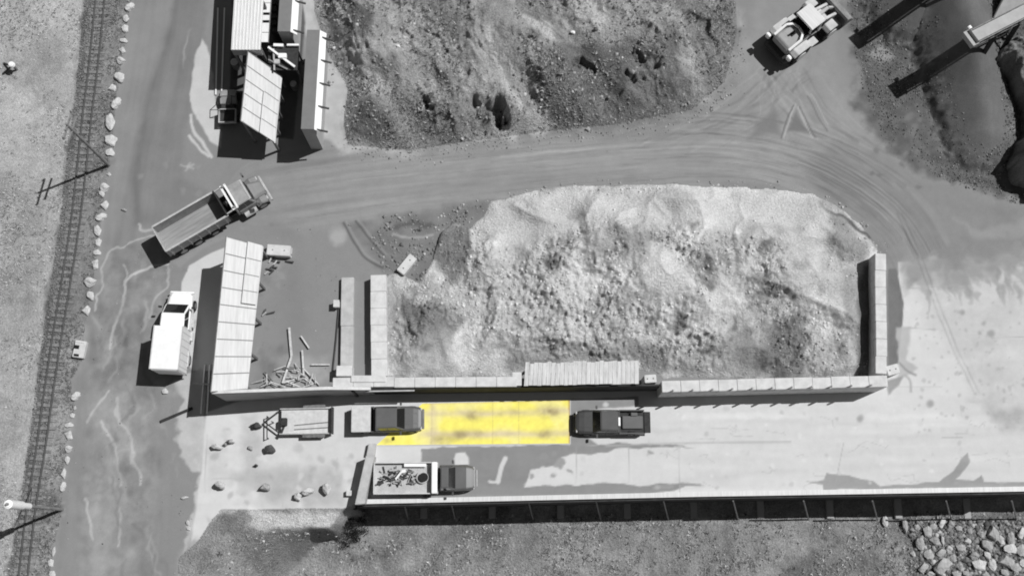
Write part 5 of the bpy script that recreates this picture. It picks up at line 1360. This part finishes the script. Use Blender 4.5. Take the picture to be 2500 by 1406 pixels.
BD = [(316, 15, 22, 28), (308, 44, 18, 20), (303, 70, 20, 24), (301, 98, 20, 14), (297, 121, 18, 20), (293, 147, 27, 26), (290, 188, 30, 28), (271, 214, 22, 23), (283, 250, 22, 36), (271, 298, 26, 44), (267, 343, 36, 32), (268, 372, 22, 24), (264, 424, 12, 12), (253, 458, 26, 36), (247, 472, 16, 18), (252, 500, 22, 26), (246, 528, 27, 23), (239, 562, 20, 28), (237, 592, 17, 24), (236, 616, 18, 17), (231, 644, 20, 29), (218, 688, 34, 34), (219, 721, 20, 24), (207, 757, 22, 27),
      (183, 965, 22, 24), (181, 995, 8, 10), (173, 1014, 14, 14), (167, 1037, 20, 14), (166, 1062, 22, 24), (165, 1095, 21, 24), (162, 1122, 14, 20), (152, 1156, 13, 28), (152, 1186, 15, 25), (130, 1346, 9, 22), (121, 1375, 15, 22), (126, 1401, 15, 18)]
ordw = ['first', 'second', 'third', 'fourth', 'fifth', 'sixth', 'seventh', 'eighth', 'ninth', 'tenth', 'eleventh', 'twelfth', 'thirteenth', 'fourteenth', 'fifteenth', 'sixteenth', 'seventeenth', 'eighteenth', 'nineteenth', 'twentieth', 'twenty-first', 'twenty-second', 'twenty-third', 'twenty-fourth']
for k, (u, v, wu, wv) in enumerate(BD):
    size = 'large' if wu * wv > 850 else 'small' if wu * wv < 330 else 'middling'
    shp = 'elongated' if wv > wu * 1.35 else 'broad' if wu > wv * 1.15 else 'round'
    if k < 24:
        lab = f'{size} {shp} pale boulder, {ordw[k]} from the top in the row beside the road'
        if k == 0: lab = 'elongated pale boulder topmost in the roadside row at the top edge'
        if k == 10: lab = 'large broad pale boulder beside the foot of the utility pole guy'
        if k == 21: lab = 'large square pale boulder, third from the lower end of the upper row'
        if k == 23: lab = 'rounded pale boulder ending the upper row above the white cabinet'
    else:
        lab = f'{size} {shp} pale boulder, {ordw[k - 24]} from the top in the row below the white cabinet'
        if k == 24: lab = 'round pale boulder topmost in the lower row below the white cabinet'
        if k == 35: lab = 'pale boulder cut by the bottom edge at the end of the row'
    stone('boulder', lab, 'boulder', 'boulders lining the road along the railway', u, v, wu, wv, 'rock', k, hz=max(.16, (wu + wv) / 4 / 31 * .75))
DK = [(527, 1094, 30, 14, 'flat grey boulder on the pale deck nearest the gravel edge', 'rock'), (560, 1080, 24, 12, 'flat grey boulder right of the one nearest the gravel edge', 'rock'), (546, 1088, 10, 12, 'small pebble-like stone between two flat grey boulders', 'rock_grey'),
      (535, 1187, 32, 18, 'bright boulder with dark shadow at the lower left of the deck', 'rock'), (642, 1193, 30, 20, 'grey boulder below the middle of the deck dirt', 'rock_grey'), (748, 1202, 34, 20, 'bright flat boulder beside the kerb near the barrier', 'rock'), (796, 1196, 26, 26, 'bright round boulder nearest the end barrier', 'rock'), (722, 1216, 24, 20, 'bright boulder close to the deck edge', 'rock'),
      (656, 1100, 30, 22, 'dark jagged lump on the deck below the trailer', 'rock_dark'), (622, 1042, 34, 18, 'dark jagged lump left of the empty trailer', 'rock_dark'), (621, 1139, 10, 10, 'small dark stone in the middle of the pale deck', 'rock_dark'), (610, 1093, 14, 12, 'small grey stone in the dirty strip of the deck', 'rock_grey'),
      (300, 511, 16, 8, 'small dark stone lying alone on the road', 'rock_grey'), (450, 1214, 18, 8, 'small flat stone at the yard edge left of the deck', 'rock'), (458, 1275, 10, 12, 'upper small stone on the yard by the bank foot', 'rock'), (458, 1290, 12, 10, 'lower small stone on the yard by the bank foot', 'rock'), (402, 955, 14, 16, 'small pale stone behind the white truck', 'rock'), (968, 98, 14, 10, 'bright white block lying on the dark hillside', 'white_paint'), (1106, 303, 10, 8, 'small bright stone at the foot of the hillside', 'rock'), (1400, 64, 14, 10, 'small white stone at the top of the hillside', 'white_paint'), (1434, 314, 14, 14, 'pale stone at the foot of the dark slope by the haul road', 'rock_grey')]
for k, (u, v, wu, wv, lab, mk) in enumerate(DK):
    z = 2.6 if (u, v) in ((968, 98), (1400, 64)) else 0
    big = k < 11
    stone('stone', lab, 'stone', 'loose stones about the site', u + (4 if big else 0), v - (3 if big else 0), wu * (.82 if big else 1), wv * (1.05 if big else 1), mk, k + 3, z, hz=(.85 if wu > 20 else .5) if big else (wu + wv) / 4 / 31 * 1.15)
# riprap
RR = [(2165, 1272, 16, 24), (2210, 1283, 15, 32), (2281, 1285, 16, 16), (2301, 1275, 17, 28), (2321, 1280, 18, 28), (2263, 1299, 23, 30), (2294, 1299, 13, 12), (2284, 1321, 26, 24), (2250, 1327, 24, 28), (2301, 1320, 8, 24), (2268, 1354, 22, 28), (2298, 1348, 24, 20), (2318, 1340, 20, 24), (2345, 1338, 26, 20), (2420, 1302, 28, 38), (2444, 1319, 20, 26), (2470, 1316, 20, 34), (2408, 1331, 30, 26), (2468, 1340, 32, 26), (2300, 1380, 40, 42), (2378, 1356, 28, 26), (2388, 1380, 36, 28), (2450, 1370, 40, 30), (2345, 1384, 18, 26), (2425, 1378, 22, 26), (2452, 1398, 22, 18), (2494, 1345, 22, 34), (2495, 1300, 20, 30), (2444, 1284, 8, 22), (2340, 1290, 18, 14), (2360, 1320, 18, 16), (2395, 1304, 16, 22), (2330, 1362, 18, 16), (2410, 1355, 18, 18), (2480, 1385, 24, 22), (2255, 1385, 24, 24), (2272, 1400, 24, 16), (2335, 1402, 24, 18), (2405, 1402, 22, 18), (2232, 1352, 14, 16), (2370, 1296, 14, 12), (2358, 1400, 18, 14), (2500, 1375, 20, 24), (2240, 1285, 12, 14), (2355, 1345, 12, 14)]
LRR = {14: 'tallest bright rock in the riprap below the deck', 18: 'broad bright rock ringed by shadow in the riprap', 19: 'largest pale rock near the bottom edge of the riprap', 22: 'wide pale rock low in the riprap below the ringed one', 0: 'leftmost pale rock apart from the riprap under the deck edge', 1: 'upright pale rock second from the left under the deck edge'}
for k, (u, v, wu, wv) in enumerate(RR):
    stone('riprap_rock', LRR.get(k, 'pale angular rock packed among others in the bottom right riprap'), 'rock', 'riprap rocks below the deck', u, v, wu * 1.1, wv * 1.1, 'rock' if k % 3 == 0 else 'rock_grey', k * 5 + 1, LOW, hz=(wu + wv) / 4 / 31 * 1.05)

# ================================================================== RAILWAY
RL = [(258, -160), (236, 0), (226, 100), (215, 200), (204, 285), (189, 430), (173, 560), (151, 700), (128, 840), (110, 960), (92, 1090), (68, 1240), (56, 1340), (47, 1420), (34, 1560)]
L1 = smooth_line(P2(RL), 8); L2 = smooth_line(P2([(u + 22, v) for u, v in RL]), 8)
o0 = Vector((L1[40][0], L1[40][1], 0)); t = thing('railway_track', 'old railway track on dark ballast along the left side', 'railway track', o0)
for Ln in (L1, L2):
    r = MB()
    for a, b in zip(Ln[:-1], Ln[1:]):
        A = Vector((a[0], a[1], .19)) - o0; B = Vector((b[0], b[1], .19)) - o0; r.beam(A, B, .075, .14)
    r.build('rail', M['rail'], t)
mid = (L1 + L2) / 2; seg = np.r_[0, np.cumsum(np.linalg.norm(np.diff(mid, axis=0), axis=1))]
ns = min(98, int(seg[-1] / .58)); rs = random.Random(9)
for i in range(ns):
    s = (i + .5) * seg[-1] / ns
    x, y = np.interp(s, seg, mid[:, 0]), np.interp(s, seg, mid[:, 1])
    x2, y2 = np.interp(s + .3, seg, mid[:, 0]), np.interp(s + .3, seg, mid[:, 1])
    an = math.atan2(y2 - y, x2 - x)
    MB().box((x - o0.x, y - o0.y, .005 + rs.uniform(-.02, .02)), (.22, 1.55 + rs.uniform(-.1, .1), .14), an + rs.uniform(-.03, .03)).build('sleeper', M['sleeper'], t)

# ================================================================== POLES, CABINET
def pole(label, u, v, h, tank_=False):
    p = at(u, v, 0); t = thing('utility_pole', label, 'utility pole', (p.x, p.y, zg(p.x, p.y)))
    MB().cyl((0, 0, -.2), (0, 0, h), .13, .09, n=10).build('mast', M['pole_wood'], t)
    if not tank_:
        for z, l in ((h - .35, 2.2), (h - 1.3, 1.8)):
            MB().beam((-.2, -l / 2, z), (.2, l / 2, z), .11, .13).build('crossarm', M['pole_wood'], t)
        for z, l in ((h - .35, 2.2),):
            for k in (-.46, -.2, .46): MB().cyl((.4 * k, k * l, z + .06), (.4 * k, k * l, z + .28), .05, n=8).build('insulator', M['mid_steel'], t)
    else:
        MB().cyl((0, 0, h - 2.5), (0, 0, h - .2), .30, n=18).build('tank', M['white_paint'], t, .08)
        MB().cyl((0, 0, h - 3.7), (0, 0, h - 2.6), .22, n=16).build('collar', M['white_paint'], t)
    return t
pole('dark wooden utility pole with crossarms leaning over the railway', 266, 404, 9.2)
pole('utility pole carrying a bright white cylinder at the lower left edge', 152, 1243, 9.8, True)
def guy(label, A, B, z1):
    a, b = at(*A, 0), at(*B, 0); g = MB(); g.cyl(Vector((a.x, a.y, z1)), Vector((b.x, b.y, .02)), .025, n=6); tag(g.build('guy_wire', M['dark_steel']), label, 'guy wire')
guy('thin guy wire from the white-cylinder pole down to the verge', (152, 1243), (78, 1190), 6.0)
p = at(193, 852, .4); t = thing('utility_cabinet', 'small white cabinet with dark openings beside the railway verge', 'cabinet', (p.x, p.y, zg(p.x, p.y)), math.radians(-8))
MB().bx(-.42, .46, -.66, .66, 0, .42).build('case', M['offwhite'], t, .03)
MB().bx(-.42, -.02, .0, .28, .424, .45).build('opening', M['black'], t); MB().bx(-.3, .1, -.58, -.40, .424, .45).build('opening', M['black'], t)
MB().bx(-.4, .3, .5, .66, .424, .46).build('hatch', M['offwhite'], t)
p = at(30, 160, .9); t = thing('capped_post', 'white-capped post with two dark struts at the left edge', 'post', (p.x, p.y, zg(p.x, p.y)))
MB().cyl((0, 0, 0), (0, 0, .9), .10, n=12).build('post', M['mid_steel'], t); MB().cyl((0, 0, .9), (0, 0, 1.2), .28, .2, n=16).build('cap', M['white_paint'], t, .05)
for yy in (.55, -.4): MB().beam((-.1, 0, .75), (-1.1, yy, .05), .12).build('strut', M['dark_steel'], t)

# ================================================================== SMALL THINGS
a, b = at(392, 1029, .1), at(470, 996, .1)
tag(MB().beam(a, b, .2, .2).build('shadow_bar', M['dark_steel']), 'dark bar standing in for a cast shadow at the shed corner', 'beam')  # dark bar added on the yard in place of a mast's cast shadow
for u0, v0, u1, v1, l in ((532, 20, 527, 232, 'upper'), (548, 20, 541, 232, 'upper'), (500, 890, 490, 1010, 'lower'), (512, 890, 505, 1010, 'lower')):
    a, b = at(u0, v0, .1), at(u1, v1, .1)
    tag(MB().beam(a, b, .10, .10).build('light_streak', M['white_paint']), f'pale bar imitating a light streak in the shade of the {l} shed', 'rail', f'light streak bars in the shade of the {l} shed')  # pale bars imitate streaks of sunlight falling through gaps in the roofs
a, b = at(470, 935, .5), at(512, 938, .5)
tag(MB().beam(a, b, .12, .1).build('barrier_arm', M['pale_steel']), 'short pale bar across the shaded strip behind the white truck', 'bar')
# brushwood and timbers in the yard corner
rs = random.Random(21)
TB = [(706, 800, 712, 870), (712, 870, 690, 935), (738, 855, 742, 925), (735, 820, 755, 850), (760, 890, 805, 890), (742, 900, 780, 940)]
for k, (u0, v0, u1, v1) in enumerate(TB):
    a, b = at(u0, v0, .25), at(u1, v1, .2)
    tag(MB().beam(a, b, .17 - .02 * k, .12).build('timber', M['timber']), ['long pale timber upright in the yard corner pile', 'long pale timber leaning toward the wall in the corner pile', 'pale timber right of the corner pile middle', 'short pale timber at the upper right of the corner pile', 'thin pale timber lying level beside the slab wall', 'thin pale timber at the lower right of the corner pile'][k], 'timber')
for k in range(34):
    u, v = rs.uniform(640, 770), rs.uniform(885, 942); an = rs.uniform(0, 3.14); l = rs.uniform(12, 42)
    if v < 905 and u > 740: v += 25
    z = rs.uniform(.1, .7)
    a, b = at(u, v, z), at(u + math.cos(an) * l, min(944, v + math.sin(an) * l * .8), rs.uniform(.05, .6))
    dk = k % 5 == 0
    tag(MB().beam(a, b, rs.uniform(.04, .09), .06).build('branch', M['timber_dark' if dk else 'timber']), 'dark stick in the brushwood pile against the grey wall' if dk else 'pale stick in the brushwood pile against the grey wall', 'stick', 'sticks in the brushwood pile')
for k in range(14):
    u, v = rs.uniform(640, 700), rs.uniform(622, 672); an = rs.uniform(-.5, 1.2); l = rs.uniform(8, 22)
    if k > 10: u, v = rs.uniform(640, 670), rs.uniform(765, 775)
    a, b = at(u, v, .1), at(u + math.cos(an) * l, v - math.sin(an) * l, .25)
    tag(MB().beam(a, b, .10, .1).build('scrap_bar', M['timber_dark' if k % 4 else 'offwhite']), 'short bar strewn on the yard beside the lower shed', 'scrap bar', 'scrap bars beside the lower shed')
p = at(596, 890, 3.1)
# shrub at the end of the retaining wall
def shrub(label, u, v, z, r, h, n, seed):
    rs = np.random.RandomState(seed); p = at(u, v, z + h * .5); gz = zg(p.x, p.y)
    t = thing('shrub', label, 'shrub', (p.x, p.y, gz))
    st_ = MB()
    for k in range(7):
        a = k * .9; st_.cyl((0, 0, -.1), (math.cos(a) * r * .6, math.sin(a) * r * .6, h * .7), .04, .015, n=6)
    st_.build('stems', M['pole_wood'], t)
    lf = MB()
    cl = [(rs.normal(0, r * .5), rs.normal(0, r * .5), rs.uniform(.25, 1) * h) for _ in range(16)]
    for k in range(n):
        c = cl[rs.randint(len(cl))]; q = Vector(c) + Vector(rs.normal(0, r * .2, 3)); a = Vector(rs.normal(size=3)).normalized(); b = a.orthogonal().normalized(); s = rs.uniform(.05, .11)
        q.z = max(q.z, .05)
        lf.add([q - a * s, q + b * s * .6, q + a * s, q - b * s * .6], [(0, 1, 2, 3)])
    lf.build('foliage', M['leaf'], t)
shrub('dark leafy shrub growing at the left end of the retaining wall', 856, 1278, LOW + 1.2, 1.0, 1.9, 1500, 4)

# ================================================================== LOOSE STUFF NOBODY COULD COUNT
def sample(label, x, y):
    gx, gy, Z, d = HEAPS[label]
    i = np.clip(np.searchsorted(gx, x) - 1, 0, len(gx) - 2); j = np.clip(np.searchsorted(gy, y) - 1, 0, len(gy) - 2)
    return Z[j, i], d[j, i]
OCT = np.array([(1, 0, 0), (-1, 0, 0), (0, 1, 0), (0, -1, 0), (0, 0, 1), (0, 0, -1.)])
OF = np.array([(0, 2, 4), (2, 1, 4), (1, 3, 4), (3, 0, 4), (2, 0, 5), (1, 2, 5), (3, 1, 5), (0, 3, 5)])
CUB = np.array([(-1, -1, -1), (1, -1, -1), (1, 1, -1), (-1, 1, -1), (-.8, -.8, 1), (.8, -.8, 1), (.8, .8, 1), (-.8, .8, 1.)]) * .75
CF = np.array([(0, 1, 5), (0, 5, 4), (1, 2, 6), (1, 6, 5), (2, 3, 7), (2, 7, 6), (3, 0, 4), (3, 4, 7), (4, 5, 6), (4, 6, 7)])
def soup(name, V, F, col, m, label=None):
    me = bpy.data.meshes.new(name)
    n, k, _ = V.shape; f = F.shape[0]
    idx = (F[None] + (np.arange(n) * k)[:, None, None]).reshape(-1, 3)
    me.vertices.add(n * k); me.vertices.foreach_set('co', V.astype(np.float32).ravel())
    me.loops.add(idx.size); me.loops.foreach_set('vertex_index', idx.astype(np.int32).ravel())
    me.polygons.add(len(idx)); me.polygons.foreach_set('loop_start', np.arange(0, idx.size, 3, dtype=np.int32)); me.polygons.foreach_set('loop_total', np.full(len(idx), 3, np.int32))
    me.update(calc_edges=True)
    a = me.color_attributes.new('soil', 'FLOAT_COLOR', 'POINT')
    c = np.repeat(np.clip(lin(col) / KLIN, .01, .9), k); a.data.foreach_set('color', np.stack([c, c, c, np.ones_like(c)], 1).astype(np.float32).ravel())
    me.materials.append(m); o = bpy.data.objects.new(name, me); C.objects.link(o)
    return tag(o, label, None, None, 'stuff')
def chunks(name, x, y, z, size, col, m, label, seed, cube=False):
    rs = np.random.RandomState(seed); n = len(x); B, F = (CUB, CF) if cube else (OCT, OF)
    V = np.repeat(B[None], n, 0) * (1 + rs.uniform(-.35, .35, (n, len(B), 3)))
    V = V * (size[:, None, None] * np.stack([rs.uniform(.7, 1.3, n), rs.uniform(.7, 1.3, n), rs.uniform(.5, .9, n)], 1)[:, None, :])
    a, b = rs.uniform(0, 6.28, n), rs.uniform(-.5, .5, n)
    ca, sa, cb, sb = np.cos(a)[:, None], np.sin(a)[:, None], np.cos(b)[:, None], np.sin(b)[:, None]
    X1 = V[..., 0] * cb - V[..., 2] * sb; Z1 = V[..., 0] * sb + V[..., 2] * cb
    X2 = X1 * ca - V[..., 1] * sa; Y2 = X1 * sa + V[..., 1] * ca
    return soup(name, np.stack([X2 + x[:, None], Y2 + y[:, None], Z1 + z[:, None]], -1), F, col, m, label)
def tufts(name, x, y, z, size, col, m, label, seed, nb=5):
    rs = np.random.RandomState(seed); n = len(x)
    V = np.zeros((n, nb * 3, 3)); F = []
    for b in range(nb):
        a = rs.uniform(0, 6.28, n); l = size * rs.uniform(.6, 1.3, n); w = size * rs.uniform(.12, .3, n); up = size * rs.uniform(.5, 1.4, n)
        dx, dy = np.cos(a), np.sin(a)
        V[:, b * 3, 0] = x - dy * w; V[:, b * 3, 1] = y + dx * w; V[:, b * 3, 2] = z
        V[:, b * 3 + 1, 0] = x + dy * w; V[:, b * 3 + 1, 1] = y - dx * w; V[:, b * 3 + 1, 2] = z
        V[:, b * 3 + 2, 0] = x + dx * l; V[:, b * 3 + 2, 1] = y + dy * l; V[:, b * 3 + 2, 2] = z + up
        F.append((b * 3, b * 3 + 1, b * 3 + 2))
    return soup(name, V, np.array(F), col, m, label)
M_LOOSE = ground_mat('loose_stone', .05, 2.0, .08, 9.0, .2, 9.0, .03)
rs = np.random.RandomState(77)
def inside(poly, n, seed):
    r = np.random.RandomState(seed); lo, hi = poly.min(0), poly.max(0)
    x, y = r.uniform(lo[0], hi[0], n), r.uniform(lo[1], hi[1], n); k = sdf(x, y, poly) < 0
    return x[k], y[k]
# rubble in the bay
LB = 'broad pale heap of rubble filling the walled bay'
bp = P2(BAY, .8); x, y = inside(bp, 60000, 1); r = bay_rough(x, y); z, d = sample(LB, x, y)
k = rs.uniform(0, 1, len(x)) < np.clip(r * .45 - .12, .015, .42) * (d > .15)
x, y, z, r = x[k], y[k], z[k], r[k]; n = len(x)
sz = .02 + .085 * rs.uniform(0, 1, n) ** 6 + .018 * r
chunks('rubble_chunks', x, y, z + sz * .15, sz, np.clip(bay_tone(x, y, np.ones(n)) + rs.normal(0, .07, n) + .03, .2, .95), M_LOOSE, 'loose chunks of rubble strewn over the big pale heap', 5, True)
# spill at the foot of the heap
x, y = inside(P2([(930, 660), (1040, 560), (1100, 500), (1400, 440), (1900, 440), (2060, 490), (2180, 610), (2140, 620), (2040, 500), (1880, 466), (1400, 466), (1190, 510), (1080, 600), (1000, 690)]), 9000, 2)
k = rs.uniform(0, 1, len(x)) < .5 + .5 * fbm(x, y, 1.5, 3, 501); x, y = x[k], y[k]; n = len(x); sz = .02 + .09 * rs.uniform(0, 1, n) ** 5
chunks('rubble_spill', x, y, zground(x, y) + sz * .2, sz, rs.uniform(.5, .85, n), M_LOOSE, 'small loose stones spilled along the foot of the pale heap', 6, True)
# gravel stones at the top right
x, y = inside(P2([(2060, -40), (2100, 200), (2160, 350), (2300, 440), (2480, 500), (2560, 500), (2560, -40)]), 34000, 3)
q = np.clip(.55 + .9 * fbm(x, y, 2.5, 3, 502), 0, 1); k = rs.uniform(0, 1, len(x)) < q; x, y = x[k], y[k]
z = zground(x, y); ok = np.ones(len(x), bool)
for lb in list(HEAPS)[1:3]:
    zz, d = sample(lb, x, y); gx, gy, Zq, dq = HEAPS[lb]
    inn = (x > gx[1]) & (x < gx[-2]) & (y > gy[1]) & (y < gy[-2]) & (d > 0); z = np.where(inn, np.maximum(z, zz), z); ok &= ~(inn & (d > 2.4))
x, y, z = x[ok], y[ok], z[ok]; n = len(x); sz = .025 + .07 * rs.uniform(0, 1, n) ** 4
chunks('gravel_stones', x, y, z + sz * .2, sz, np.clip(rs.normal(.47, .12, n), .2, .85), M_LOOSE, 'scattered loose gravel stones around the conveyors', 7)
# scrub and clods on the hillside
CHUTES = [[(1180, -60), (1250, -60), (1262, 60), (1282, 130), (1312, 200), (1322, 330), (1170, 345), (1230, 290), (1215, 190), (1185, 100)], [(1255, 0), (1300, 15), (1355, 40), (1370, 85), (1335, 85), (1290, 52)], [(1395, -60), (1515, -60), (1495, 40), (1540, 60), (1620, 50), (1600, 82), (1400, 92), (1400, 20)], [(1370, 100), (1560, 92), (1540, 130), (1400, 140)]]
x, y = inside(P2([(765, -60), (800, 130), (850, 215), (845, 350), (1000, 365), (1150, 342), (1330, 318), (1500, 302), (1690, 265), (1770, 200), (1795, 80), (1790, -60)]), 60000, 4)
q = np.clip(.30 + 1.1 * fbm(x, y, 2.6, 4, 503), 0.02, 1); k = rs.uniform(0, 1, len(x)) < q * .38
for cp in CHUTES: k &= ~((sdf(x + fbm(x, y, 1.0, 2, 9) * .5, y, P2(cp, 2.5)) < 0) & (rs.uniform(0, 1, len(x)) < .9))
x, y = x[k], y[k]; n = len(x); z = zground(x, y)
tufts('hillside_scrub', x, y, z, rs.uniform(.06, .20, n), np.clip(rs.normal(.60, .12, n), .25, .85), M_LOOSE, 'low scrubby weeds covering the rough hillside', 8)
x, y = inside(P2([(800, 200), (850, 340), (1000, 362), (1150, 340), (1330, 312), (1500, 298), (1690, 262), (1760, 190), (1790, 40), (1300, -40), (800, -40)]), 16000, 14)
q = np.clip(.3 + 1.2 * fbm(x, y, 1.8, 3, 504), 0, 1); k = rs.uniform(0, 1, len(x)) < q * .5; x, y = x[k], y[k]; n = len(x); sz = .03 + .14 * rs.uniform(0, 1, n) ** 5
chunks('hillside_clods', x, y, zground(x, y) + sz * .2, sz, np.clip(rs.normal(.56, .12, n), .3, .9), M_LOOSE, 'broken clods and stones lying over the hillside', 9, True)
# grass on the slope below the deck and on the verge and field
x, y = inside(np.vstack([P2([(450, 1345), (520, 1270), (840, 1245)], -1), P2([(870, 1262), (2560, 1245), (2560, 1460), (430, 1460)], LOW)]), 60000, 5)
q = np.clip(.28 + 1.0 * fbm(x, y, 1.6, 4, 505), 0.02, 1); k = (rs.uniform(0, 1, len(x)) < q * .34) & ((sdf(x, y, SOUTH) < -1.7) | (x > SX0)); x, y = x[k], y[k]; n = len(x)
tufts('bank_grass', x, y, zground(x, y), rs.uniform(.06, .22, n), np.clip(rs.normal(.65, .11, n), .3, .9), M_LOOSE, 'rough dry grass tufts on the slope below the deck', 10)
x, y = inside(P2([(-80, -60), (215, -60), (190, 180), (160, 420), (100, 830), (60, 1120), (20, 1460), (-80, 1460)]), 60000, 6)
q = np.clip(.22 + .9 * fbm(x, y, 3.0, 4, 506), 0.02, 1); k = rs.uniform(0, 1, len(x)) < q * .55; x, y = x[k], y[k]; n = len(x)
tufts('field_grass', x, y, zground(x, y), rs.uniform(.05, .16, n), np.clip(rs.normal(.72, .10, n), .35, .92), M_LOOSE, 'short pale dry grass of the field left of the railway', 11)
x, y = inside(P2(TRACK_R[1:-1] + VERGE_R[1:-1][::-1]), 40000, 7)
q = np.clip(.25 + .9 * fbm(x, y, 1.4, 4, 507), 0.02, 1); k = rs.uniform(0, 1, len(x)) < q * .6; x, y = x[k], y[k]; n = len(x)
tufts('verge_weeds', x, y, zground(x, y), rs.uniform(.05, .17, n), np.clip(rs.normal(.56, .09, n), .3, .8), M_LOOSE, 'weeds on the verge between the railway and the boulders', 12)
x, y = inside(P2(FIELD_R[1:-1] + TRACK_R[1:-1][::-1]), 22000, 8); n = len(x); sz = rs.uniform(.025, .07, n)
chunks('ballast_stones', x, y, zground(x, y) + sz * .2 + .02, sz, np.clip(rs.normal(.52, .10, n), .25, .8), M_LOOSE, 'dark ballast stones of the old railway bed', 13)
# grit along road edges and yard
x, y = inside(P2([(330, 560), (700, 560), (860, 560), (850, 690), (820, 900), (640, 930), (640, 700), (560, 590), (440, 680), (430, 1000), (480, 1200), (450, 1400), (150, 1400), (160, 1180), (200, 900), (240, 640)]), 16000, 9)
q = np.clip(.15 + 1.0 * fbm(x, y, 2.0, 4, 508), 0.02, 1); k = rs.uniform(0, 1, len(x)) < q * .5; x, y = x[k], y[k]; n = len(x); sz = .012 + .05 * rs.uniform(0, 1, n) ** 5
chunks('yard_grit', x, y, zground(x, y) + sz * .2, sz, np.clip(rs.normal(.60, .12, n), .3, .9), M_LOOSE, 'small grit and stones scattered over the yard', 15)

x, y = inside(P2([(2200, 1275), (2330, 1266), (2540, 1262), (2540, 1460), (2235, 1460), (2235, 1330)], LOW), 3600, 16); n = len(x); sz = .04 + .20 * rs.uniform(0, 1, n) ** 3
chunks('riprap_fill', x, y, zground(x, y) + sz * .15, sz, np.clip(rs.normal(.52, .12, n), .3, .8), M_LOOSE, 'small broken stone packed between the riprap rocks', 17, True)

x, y = inside(P2([(845, 545), (960, 525), (1100, 500), (1200, 490), (1120, 560), (1060, 620), (1040, 700), (960, 690), (900, 640)]), 6000, 18)
q = np.clip(.25 + 1.2 * fbm(x, y, 1.4, 3, 509), 0, 1); k = rs.uniform(0, 1, len(x)) < q; x, y = x[k], y[k]; n = len(x); sz = .02 + .12 * rs.uniform(0, 1, n) ** 5
chunks('dirt_clods', x, y, zground(x, y) + sz * .2, sz, np.clip(rs.normal(.52, .10, n), .3, .85), M_LOOSE, 'loose dirt clods on the dark ground beside the pale heap', 19, True)

hl = smooth_line(P2([(845, 352), (1000, 370), (1150, 346), (1330, 321), (1500, 306), (1690, 269), (1772, 200), (1800, 80)]), 10)
seg = np.r_[0, np.cumsum(np.linalg.norm(np.diff(hl, axis=0), axis=1))]; r9 = np.random.RandomState(19)
s_ = r9.uniform(0, seg[-1], 2600); x = np.interp(s_, seg, hl[:, 0]) + r9.normal(0, .55, 2600); y = np.interp(s_, seg, hl[:, 1]) + r9.normal(0, .55, 2600) - .2
sz = .015 + .08 * r9.uniform(0, 1, 2600) ** 6
chunks('hill_foot_stones', x, y, zground(x, y) + sz * .2, sz, np.clip(r9.normal(.58, .10, 2600), .35, .9), M_LOOSE, 'small stones rolled down along the foot of the hillside', 20, True)
